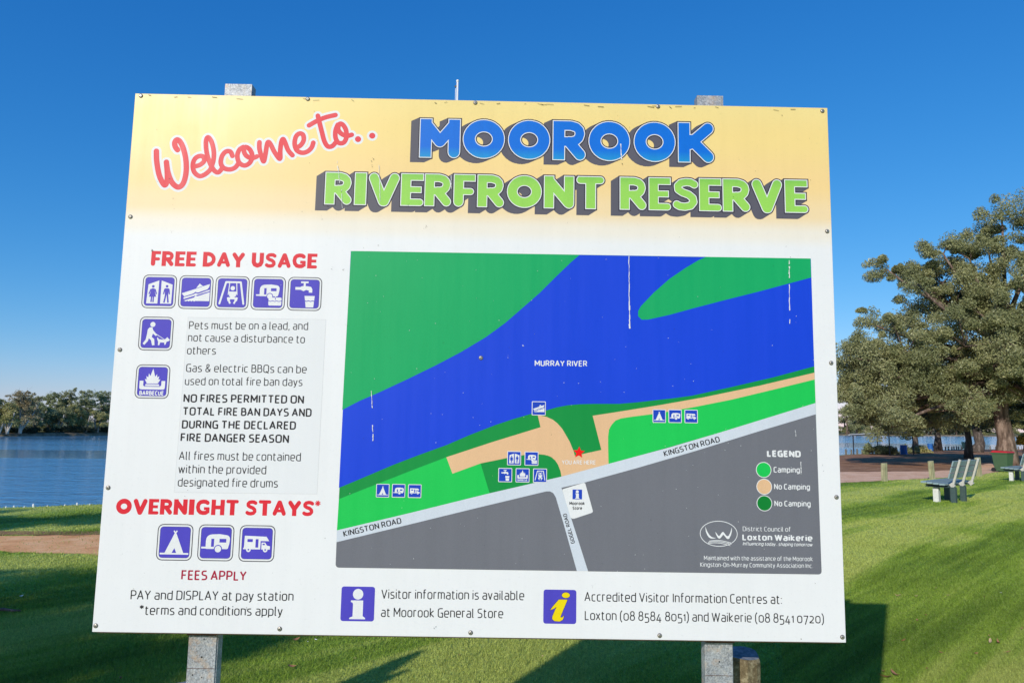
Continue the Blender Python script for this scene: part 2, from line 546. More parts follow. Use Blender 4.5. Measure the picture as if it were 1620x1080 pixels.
sheet('leaf_litter_ground', LITTER_POLY, M_LITTER, 0.004, 0.15, 0.5)

# river
mb = MB()
gx = [-3000, -600, -200, 0, 200, 600, 3000]; gy = [-600, -100, 0, 60, 130, 300, 700, 3000]
mb.raw([(x, y, WATER_Z) for x in gx for y in gy],
       [(i*8+j, (i+1)*8+j, (i+1)*8+j+1, i*8+j+1) for i in range(6) for j in range(7)])
tag(mb.build('river', M_WATER), kind='structure')

# far bank
FAR = [(-3000, 90), (-400, 100), (-140, 119), (-105, 126), (-92, 130), (-86, 142), (-82, 152), (-60, 172), (-20, 195), (40, 240), (110, 330), (200, 400), (330, 440), (3000, 470)]
def far_y(x): return float(np.interp(x, [p[0] for p in FAR], [p[1] for p in FAR]))
xs = np.concatenate([np.array([-3000, -1500, -700, -400, -250]), np.arange(-160, 420, 2.5), np.array([500, 900, 1600, 3000])])
cols = []
for x in xs:
    e = far_y(x) + 0.8 * math.sin(x * 0.31) + 0.5 * math.sin(x * 0.9)
    cols.append([(x, e - 1.5, WATER_Z - 0.6), (x, e, WATER_Z + 0.02), (x, e + 0.7, WATER_Z + 0.45 + 0.1 * math.sin(x * 0.7)), (x, e + 5, -0.3), (x, e + 40, 0.1), (x, e + 400, 0.4), (x, 4500, 0.6)])
nr = 7
mb = MB()
mb.raw([p for c in cols for p in c], [(i*nr+j, (i+1)*nr+j, (i+1)*nr+j+1, i*nr+j+1) for i in range(len(cols)-1) for j in range(nr-1)])
mb.mi = [0 if j < 3 else 1 for i in range(len(cols)-1) for j in range(nr-1)]
tag(mb.build('far_river_bank', [M_BANK, M_FARGRASS]), kind='structure')

# ------------------------------------------------------------------ lawn blades (stuff)
def in_poly(px, py, poly):
    ins = np.zeros(len(px), bool)
    n = len(poly)
    for i in range(n):
        x0, y0 = poly[i]; x1, y1 = poly[(i + 1) % n]
        c = ((y0 > py) != (y1 > py)) & (px < (x1 - x0) * (py - y0) / (y1 - y0 + 1e-12) + x0)
        ins ^= c
    return ins

def build_grass():
    P = []
    def zone(n, s0, s1, d0, d1):
        # even cover as seen from the path: fewer, slightly broader blades with distance
        s = rng.uniform(s0, s1, n); inv = rng.uniform(1 / d1, 1 / d0, n)
        d = 1 / inv
        P.append(np.stack([s * d, d], 1))
    zone(560000, 0.36, 0.80, 3.6, 36)
    zone(260000, -0.86, -0.40, 3.6, 16.5)
    zone(430000, -0.86, 0.80, 4.0, 7.2)
    p = np.concatenate(P)
    d = p[:, 1]
    keep = p[:, 1] < np.array([edge_y(x) for x in np.linspace(-20, 40, 601)])[np.clip(((p[:, 0] + 20) * 10).astype(int), 0, 600)] + 0.1
    keep &= ~in_poly(p[:, 0], p[:, 1], DIRT_POLY) | (rng.random(len(p)) < 0.04)
    keep &= ~in_poly(p[:, 0], p[:, 1], GRAVEL_POLY)
    keep &= ~in_poly(p[:, 0], p[:, 1], LITTER_POLY)
    p = p[keep]; d = p[:, 1]
    n = len(p)
    w = np.maximum(0.0022, d * 0.00042) * rng.uniform(0.7, 1.5, n)
    h = rng.uniform(0.014, 0.034, n) * (1 + 0.25 * np.sin(p[:, 0] * 2.1 + p[:, 1] * 1.3))
    h *= np.where(rng.random(n) < 0.03, 1.5, 1.0)
    a = rng.uniform(0, 2 * np.pi, n)
    lean = rng.normal(0, 0.55, (n, 2)) * h[:, None]
    base = np.stack([p[:, 0], p[:, 1], -SLOPE * p[:, 1] - 0.002], 1)
    off = np.stack([np.cos(a), np.sin(a), np.zeros(n)], 1) * w[:, None]
    tip = base + np.stack([lean[:, 0], lean[:, 1], h], 1)
    v = np.stack([base - off, base + off, tip], 1).reshape(-1, 3)
    me = fast_mesh('lawn_grass', v, np.arange(n * 3).reshape(-1, 3), M_BLADE)
    o = link_mesh('lawn_grass', me)
    tag(o, 'short green mown grass covering the lawn', 'grass', kind='stuff')
build_grass()

# ------------------------------------------------------------------ trees
def leaf_cloud(centers, radii, counts, size, droop=0.6, flat=0.75):
    """elongated leaf sprays scattered through many small clumps"""
    cs, ss = [], []
    for c, r, n in zip(centers, radii, counts):
        n = int(n)
        if n < 1: continue
        q = rng.normal(0, 1, (n, 3)); q /= np.linalg.norm(q, axis=1)[:, None]
        q *= (rng.random(n) ** 0.42)[:, None]
        # each spray is drawn out one way and thinner another
        q *= rng.uniform(0.55, 1.25, 3); q[:, 2] *= flat
        ang = rng.uniform(0, np.pi); ca, sa = np.cos(ang), np.sin(ang)
        q[:, :2] = q[:, :2] @ np.array([[ca, -sa], [sa, ca]])
        q[:, 2] -= 0.25 * np.hypot(q[:, 0], q[:, 1])
        q *= r
        cs.append(q + np.asarray(c)); ss.append(np.full(n, 1.0))
    c = np.concatenate(cs)
    n = len(c)
    L = size * rng.uniform(0.6, 1.5, n); Wd = L * rng.uniform(0.28, 0.5, n)
    d = rng.normal(0, 1, (n, 3)); d[:, 2] = d[:, 2] * 0.5 - droop
    d /= np.linalg.norm(d, axis=1)[:, None]
    s = rng.normal(0, 1, (n, 3)); s -= d * np.sum(s * d, 1)[:, None]; s /= np.linalg.norm(s, axis=1)[:, None]
    v = np.stack([c - d * L[:, None] * 0.5, c + s * Wd[:, None] * 0.5, c - s * Wd[:, None] * 0.5 + d * L[:, None] * 0.1, c + d * L[:, None] * 0.6], 1)
    t = np.arange(n)[:, None] * 4
    tris = np.concatenate([t + np.array([[0, 1, 2]]), t + np.array([[1, 3, 2]])])
    return v.reshape(-1, 3), tris

def curve_pts(a, b, bend, k=5, sag=0.0):
    a, b = Vector(a), Vector(b)
    mid = (a + b) / 2 + Vector(bend)
    out = []
    for i in range(k + 1):
        t = i / k
        p = a * (1 - t) ** 2 + mid * (2 * t * (1 - t)) + b * t * t
        p.z -= sag * t * t
        out.append(p)
    return out

def tree(name, label, base, trunk, r0, blobs, leaves, size, m_leaf, m_bark, group=None, cat='tree', clump=0.8, per=None, fork=0.5, multi=1, dead=0, twigs=4, sides=8, droop=0.6):
    """trunk: list of points relative to base; blobs: (x,y,z,rx,ry,rz) relative to base"""
    root = empty(name, base)
    tag(root, label, cat, group)
    mb = MB()
    tp = [Vector(p) for p in trunk]
    k = len(tp)
    rads = [r0 * (1.35 if i == 0 else 1.0 - 0.55 * i / (k - 1)) for i in range(k)]
    mb.tube(tp, rads, sides + 2)
    for s in range(multi - 1):
        q = [tp[0] + Vector((random.uniform(-1, 1), random.uniform(-.4, .4), 0)) * r0 * 1.5]
        dirn = Vector((random.uniform(-0.5, 0.5), random.uniform(-0.3, 0.3), 1))
        ln = (tp[-1] - tp[0]).length
        q += [q[0] + dirn * ln * 0.5 + Vector((random.uniform(-.2, .2),) * 3), q[0] + dirn * ln]
        mb.tube(q, [r0 * 0.8, r0 * 0.6, r0 * 0.4], sides)
    cl_c, cl_r, cl_n = [], [], []
    area = [((b[3] * b[4]) ** 0.5) * b[5] for b in blobs]
    tot = sum(area)
    for b, ar in zip(blobs, area):
        c = Vector(b[:3]); rr = Vector(b[3:6])
        # limb from trunk
        f = min(0.95, max(fork, 0.45 + 0.5 * (c.z / max(0.1, tp[-1].z * 1.6))))
        i0 = f * (k - 1); j = min(k - 2, int(i0))
        st = tp[j].lerp(tp[j + 1], i0 - j)
        tgt = c - Vector((0, 0, rr.z * 0.3))
        pts = curve_pts(st, tgt, ((tgt.x - st.x) * 0.15, (tgt.y - st.y) * 0.15, (tgt.z - st.z) * -0.12 + random.uniform(-.3, .5)), 5)
        rl = r0 * 0.32
        mb.tube(pts, [rl * (1 - 0.7 * i / 5) for i in range(6)], sides - 2)
        nc = max(5, int((rr.x * rr.y + rr.x * rr.z + rr.y * rr.z) * 1.5 / (clump ** 2) * 0.55))
        for q in range(nc):
            u = Vector((random.gauss(0, 1), random.gauss(0, 1), random.gauss(0.25, 1))).normalized()
            rad = random.uniform(0.45, 1.2)
            pc = c + Vector((u.x * rr.x, u.y * rr.y, u.z * rr.z)) * rad
            cl_c.append(pc); cl_r.append(clump * random.uniform(0.5, 1.5))
            cl_n.append(leaves * ar / tot / nc * random.uniform(0.5, 1.5))
            if q % twigs == 0:
                pp = curve_pts(tgt, pc, (random.uniform(-.3, .3), random.uniform(-.3, .3), -0.2), 3)
                mb.tube(pp, [rl * 0.32, rl * 0.22, rl * 0.14, rl * 0.06], 4, cap=False)
    for q in range(dead):
        st = tp[-1]
        a = random.uniform(0, 6.28)
        en = st + Vector((math.cos(a) * 2.0, math.sin(a), random.uniform(1.6, 3.4)))
        mb.tube(curve_pts(st, en, (0.3, 0, 0.4), 4), [r0 * .25, r0 * .2, r0 * .14, r0 * .09, r0 * .04], 5)
        mb.tube(curve_pts(en * 0.6 + st * 0.4, en + Vector((0.9, 0, 0.3)), (0.1, 0, 0.2), 3), [r0 * .12, r0 * .08, r0 * .06, r0 * .03], 4)
    t = mb.build('trunk', m_bark, root, smooth=True)
    v, tr = leaf_cloud(cl_c, cl_r, cl_n, size, droop)
    me = fast_mesh('crown', v, tr, m_leaf)
    link_mesh('crown', me, root)
    return root

# the big river red gum on the right, a second one beside it, and their neighbours
tree('river_gum', 'large spreading gum tree with thick rough trunk behind the red lidded bin', (28.9, 43.0, gz(43) - 0.05),
     [(0, 0, 0), (0.05, 0, 1.6), (-0.1, 0.1, 3.2), (0.2, 0, 5.0), (0.4, 0, 7.6), (0.6, 0, 10.0)], 0.50,
     [(-7.85, -1.44, 5.43, 1.79, 1.97, 1.86),
      (-8.96, -1.15, 3.56, 0.97, 1.07, 1.34),
      (-6.17, -1.01, 7.1, 2.16, 2.38, 1.56),
      (-5.43, -0.64, 4.49, 2.09, 2.3, 1.71),
      (-7.36, 0.35, 8.59, 0.89, 0.98, 0.67),
      (-5.98, 0.81, 12.02, 1.04, 1.15, 0.75),
      (-5.43, -1.43, 10.64, 0.89, 0.98, 0.56),
      (-3.19, -0.34, 12.8, 1.42, 1.56, 0.89),
      (-3.93, 0.86, 11.01, 1.56, 1.72, 1.19),
      (-1.33, 0.12, 12.69, 1.56, 1.72, 1.12),
      (-2.07, 0.75, 9.9, 2.16, 2.38, 1.71),
      (0.54, -1.22, 11.39, 2.16, 2.38, 1.94),
      (-3.19, -1.83, 7.29, 2.16, 2.38, 1.56),
      (-0.21, -2.38, 6.92, 2.46, 2.71, 1.94),
      (0.61, -0.14, 15.11, 1.34, 1.48, 0.82),
      (-2.07, 1.7, 4.87, 2.01, 2.21, 1.49),
      (0.72, -1.57, 4.23, 2.05, 2.25, 1.56),
      (-3.86, 1.9, 3.04, 1.71, 1.89, 0.97),
      (-8.11, -2.97, 2.52, 1.27, 1.39, 0.97),
      (2.4, -0.96, 8.03, 2.24, 2.46, 3.35),
      (-0.95, 1.7, 3.19, 1.49, 1.64, 0.82),
      (2.03, -0.8, 14.0, 1.49, 1.64, 1.49),
      (-9.15, -0.71, 6.54, 0.6, 0.66, 1.12),
      (-5.98, 1.5, 3.1, 1.12, 1.23, 0.82),
      (-5.05, -1.09, 5.98, 1.86, 2.05, 1.49),
      (-1.14, -1.1, 8.78, 1.86, 2.05, 1.49),
      (-6.73, 0.45, 5.8, 1.49, 1.64, 1.49),
      (-6.92, 0.68, 3.9, 1.68, 1.84, 1.49),
      (-4.31, 1.44, 8.78, 1.68, 1.84, 1.3),
      (-3.19, 0.48, 5.98, 1.86, 2.05, 1.49),
      (-0.95, 0.57, 10.64, 1.86, 2.05, 1.49),
      (-0.02, 0.73, 8.78, 1.86, 2.05, 1.68),
      (-4.68, -0.11, 5.43, 1.49, 1.64, 1.49),
      (0.16, 0.58, 13.25, 1.49, 1.64, 1.3),
      (1.28, 0.82, 6.54, 1.86, 2.05, 1.86),
      (-2.44, 1.17, 11.39, 1.49, 1.64, 1.12),
      (1.65, -0.3, 4.17, 1.86, 2.05, 1.86),
      (-8.41, 0.14, 4.31, 1.12, 1.23, 1.49),
      (-6.92, -0.31, 2.76, 1.04, 1.15, 0.6),
      (-4.49, 1.2, 11.95, 0.97, 1.07, 0.75),
      (-0.58, 0.96, 5.05, 1.86, 2.05, 1.49),
      (-8.7, -0.6, 4.38, 1.27, 1.39, 1.64), (-8.48, 0.3, 5.98, 1.12, 1.23, 1.49), (-4.12, -1.6, 3.56, 1.86, 2.05, 1.12), (-1.89, -1.9, 5.98, 2.24, 2.46, 1.3)],
     500000, 0.115, M_LEAF_OLIVE, M_BARK_ROUGH, clump=0.62, sides=12, droop=0.9, twigs=5)
tree('river_gum', 'dark gum tree with leaning trunk at the waterside beside the green bin', (52.0, 82.5, gz(82.5) - 0.05),
     [(0, 0, -0.1), (0.6, 0, 1.0), (0.3, 0, 2.6), (-0.7, 0, 4.4), (-1.2, 0, 6.2)], 0.62,
     [(-5, 0, 6.2, 3.6, 2.4, 2.0), (-1, 0, 7.4, 3.6, 2.4, 2.6), (3, 0, 7.0, 3.4, 2.4, 2.6), (-8.4, 0, 5.2, 2.6, 2, 1.4), (6, 0, 5.0, 2.5, 2, 2.0)],
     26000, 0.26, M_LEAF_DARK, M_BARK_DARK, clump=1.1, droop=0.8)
tree('river_gum', 'slender dark gum tree growing beside the left blue drum', (40.6, 74.0, gz(74) - 0.05),
     [(0, 0, 0), (0.1, 0, 1.4), (-0.2, 0, 3.0), (0.1, 0, 4.6)], 0.30,
     [(0, 0, 5.2, 3.2, 2.2, 2.0), (-2.6, 0, 4.0, 2.0, 1.6, 1.1), (2.4, 0, 4.2, 2.0, 1.6, 1.3), (0, 0, 3.2, 1.3, 1.3, 0.9)],
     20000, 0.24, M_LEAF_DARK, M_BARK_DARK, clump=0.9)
tree('river_gum', 'dark trunked gum tree at the right hand blue drum by the water', (51.0, 88.0, gz(88) - 0.05),
     [(0, 0, 0), (0.1, 0, 1.6), (0.0, 0, 3.4), (0.3, 0, 5.0)], 0.42,
     [(0, 0, 6.0, 3.4, 2.2, 2.2), (-2.6, 0, 4.6, 2.2, 1.6, 1.1), (2.0, 0, 5.2, 2.2, 1.6, 1.3)],
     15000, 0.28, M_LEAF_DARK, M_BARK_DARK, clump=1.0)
tree('river_gum', 'gum tree behind the thick trunk at the right edge, darkened as crown shade', (38.5, 53.0, gz(53) - 0.05),
     [(0, 0, 0), (-0.2, 0, 1.5), (0.2, 0, 3.4), (0.1, 0, 5.6)], 0.36,
     [(0, 0, 6.6, 3.4, 2.6, 2.8), (-3.4, 0, 5.0, 2.6, 1.8, 1.9), (3, 0, 5, 2.6, 2, 2.2), (-1.0, 0, 3.4, 2.2, 1.5, 1.3), (2.0, 0, 2.6, 2.0, 1.5, 1.3), (-3.6, 0, 3.6, 2.0, 1.4, 1.0)],  # low dark leaf masses added to darken the hollow under the big crown
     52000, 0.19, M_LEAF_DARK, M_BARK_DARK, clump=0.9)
tree('river_gum', 'gum tree between the big trunk and the river, darkened as crown shade', (36.0, 58.0, gz(58) - 0.05),
     [(0, 0, 0), (0.1, 0, 1.5), (-0.1, 0, 3.4), (-0.4, 0, 5.4)], 0.28,
     [(-1, 0, 6.8, 3.6, 2.6, 2.6), (-5, 0, 6.0, 2.8, 1.8, 1.9), (2, 0, 5, 2.6, 2, 2.2), (-3.0, 0, 4.4, 2.4, 1.5, 1.2), (-4.6, .5, 3.3, 2.2, 1.4, 1.0), (-1.2, .5, 3.3, 2.4, 1.4, 1.1), (1.8, .4, 3.2, 2.2, 1.4, 1.1)],  # lower blobs in dark leaf colour imitate the shade beneath the big gum
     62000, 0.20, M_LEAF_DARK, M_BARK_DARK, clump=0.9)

# trees beside and behind the photographer's left, whose shade lies over the lawn
def shade_tree(label, x, y, blobs, n):
    tree('lawn_tree', label, (x, y, gz(y)), [(0, 0, 0), (0.1, 0, 1.8), (0, 0.1, 3.6), (0.2, 0, 5.2)], 0.2, blobs, n, 0.16, M_LEAF_GREEN, M_BARK_PALE, clump=0.55, twigs=5)
shade_tree('leafy tree standing left of the camera that shades the near lawn', -11.0, -4.5,
           [(-.3, 1.7, 6.0, 1.1, .5, .25), (.9, 1.0, 5.9, 1.0, .45, .2), (-.8, .3, 6.3, .8, .35, .2), (1.6, -.6, 6.0, 1.1, .45, .22), (2.4, -1.0, 5.8, .9, .45, .2), (.2, -1.1, 6.5, 1.2, .5, .3), (2.9, -.6, 5.9, .7, .35, .2)], 8500)
shade_tree('leafy tree on the river bank that shades the lawn edge', -15.0, 2.6,
           [(0, 0, 5.8, 1.9, .7, .45), (1.7, .6, 5.5, 1.4, .7, .4), (-1.9, -.4, 6.0, 1.7, .8, .4), (3.0, 1.0, 5.5, 1.3, 0.6, 0.4), (-.5, -1.2, 6.4, 2.2, .6, .4)], 24000)

# trees on the far bank at the left: every one its own object
FAR_TREES = [
    # x, y, height, width, leaf, bark, stems, dead twigs, label
    (-93.5, 130, 7.8, 6.5, 'y', 'p', 3, 0, 'yellowish gum outside the left edge of the far bank group'),
    (-91.3, 131, 6.0, 4.8, 'y', 'p', 3, 1, 'leftmost pale trunked gum at the waterline of the far bank'),
    (-89.7, 131, 5.6, 3.7, 'y', 'p', 3, 0, 'small green gum just left of the tall white trunked tree'),
    (-88.8, 133, 8.4, 6.9, 'b', 'p', 3, 3, 'tallest far bank gum with white branching trunk and dead twigs on top'),
    (-89.7, 139, 6.1, 4.2, 'g', 'd', 2, 0, 'dark leaning gum right of the tallest white trunked tree'),
    (-91.4, 146, 8.7, 4.1, 'g', 'd', 1, 0, 'narrow pointed gum rising in the middle of the far bank'),
    (-89.6, 142, 5.5, 3.7, 'g', 'd', 1, 0, 'dark gum filling the gap left of the narrow pointed tree'),
    (-88.5, 143, 5.3, 4.3, 'o', 'p', 2, 0, 'rounded olive gum in front of the narrow pointed tree'),
    (-89.3, 149, 9.3, 5.2, 'o', 'p', 1, 0, 'tall olive gum with a double top on the far bank'),
    (-87.2, 145, 5.6, 4.1, 'y', 'p', 2, 0, 'low yellow green gum below the double topped tree'),
    (-87.5, 152, 9.7, 5.3, 'g', 'd', 1, 0, 'tall dense green gum near the sign on the far bank'),
    (-85.3, 147, 4.9, 4.1, 'y', 'p', 2, 0, 'low pale gum in front of the tall dense green one'),
    (-84.4, 150, 4.5, 4.9, 'y', 'p', 2, 0, 'pale bushy gum low beside the edge of the sign'),
    (-86.8, 156, 8.6, 4.7, 'g', 'd', 1, 0, 'green gum partly hidden by the left edge of the sign'),
    (-85.5, 158, 9.3, 5.8, 'o', 'p', 2, 0, 'olive gum hidden behind the left edge of the sign'),
    (-84.3, 162, 10.0, 6.7, 'g', 'p', 2, 0, 'green gum behind the sign on the far bank'),
    (-97.0, 143, 6.9, 5.6, 'g', 'd', 1, 0, 'dark green gum behind the leftmost pale trunks'),
    (-96.4, 148, 7.9, 5.5, 'o', 'd', 1, 0, 'olive gum standing back behind the tallest tree'),
    (-95.3, 156, 7.7, 5.1, 'g', 'd', 1, 0, 'dark gum standing back between the narrow and the double topped trees'),
    (-92.8, 158, 8.1, 4.4, 'g', 'd', 1, 0, 'dark gum back in the gap left of the tall dense green one'),
]
LM = {'y': M_LEAF_YELLOW, 'g': M_LEAF_GREEN, 'o': M_LEAF_OLIVE, 'b': M_LEAF_BRONZE}
BM = {'p': M_BARK_PALE, 'd': M_BARK_DARK}
for i, (x, y, H, Wd, lf, bk, mult, dead, lab) in enumerate(FAR_TREES):
    lx = random.uniform(-0.8, 0.8)
    trunk = [(0, 0, 0), (lx * 0.3, 0, H * 0.2), (lx, 0, H * 0.42), (lx * 1.4, 0, H * 0.66)]
    blobs = []
    nb = 11
    for q in range(nb):
        t = (q + 0.5) / nb
        z = H * (0.30 + 0.60 * t)
        wr = Wd / 2 * (1.05 - 0.65 * t)
        blobs.append((lx + random.uniform(-1, 1) * wr * 0.85, random.uniform(-.7, .7) * wr, z + random.uniform(-.3, .2), Wd * random.uniform(.17, .28), Wd * .22, H * random.uniform(.07, .11)))
    tree('far_gum', lab, (x, y, WATER_Z + 0.45), trunk, 0.16 if bk == 'd' else 0.20, blobs, 9500 if H > 6 else 7000, 0.22, LM[lf], BM[bk],
         group='gum trees on the far river bank', clump=0.55, multi=mult, dead=dead, twigs=3, sides=6, fork=0.35)

# low scrub at the foot of the far trees: nobody could count it
cc = []
for x in np.concatenate([np.arange(-112, -92, 1.1), np.arange(-92, -82, 0.45), np.arange(-82, -60, 1.1)]):
    y = far_y(x) + 2.2 + random.uniform(0, 3)
    for q in range(2):
        cc.append((x + random.uniform(-.8, .8), y + random.uniform(-1, 2), WATER_Z + random.uniform(0.7, 1.7)))
v, t = leaf_cloud(cc, [0.95] * len(cc), [420] * len(cc), 0.2)
tag(link_mesh('river_scrub', fast_mesh('river_scrub', v, t, M_LEAF_DARK)), 'dark low scrub at the foot of the far bank gums', 'scrub', kind='stuff')
cc = []
for x in np.arange(-110, -50, 1.6):
    cc.append((x + random.uniform(-.8, .8), far_y(x) + 9 + random.uniform(0, 10), random.uniform(-0.2, 3.0)))
    cc.append((x + random.uniform(-.8, .8), far_y(x) + 16 + random.uniform(0, 10), random.uniform(0.2, 4.0)))
v, t = leaf_cloud(cc, [1.7] * len(cc), [500] * len(cc), 0.25)
tag(link_mesh('bank_undergrowth', fast_mesh('bank_undergrowth', v, t, M_LEAF_OLIVE)), 'olive undergrowth between the trunks of the far bank', 'undergrowth', kind='stuff')

# distant wood on the far reach, seen through the gaps on the right
mb = MB(); cc, rr = [], []
for x in np.arange(80, 420, 2.6):
    y = far_y(x) + random.uniform(3, 18)
    H = random.uniform(9, 17)
    mb.tube([(x, y, WATER_Z), (x + random.uniform(-.8, .8), y, H * .35), (x + random.uniform(-1.5, 1.5), y, H * .7)], [0.45, 0.34, 0.2], 6)
    for q in range(8):
        cc.append((x + random.uniform(-2.6, 2.6), y + random.uniform(-1, 1), H * random.uniform(.08, 1.0))); rr.append(random.uniform(1.6, 2.8))
dw = mb.build('distant_wood', M_BARK_ROUGH)
v, t = leaf_cloud(cc, rr, [130] * len(cc), 0.85)
me = fast_mesh('distant_wood_crowns', v, t, M_LEAF_OLIVE)
link_mesh('crowns', me, dw)
tag(dw, 'far off line of pale trunked trees across the river behind the big gum', 'wood', kind='stuff')

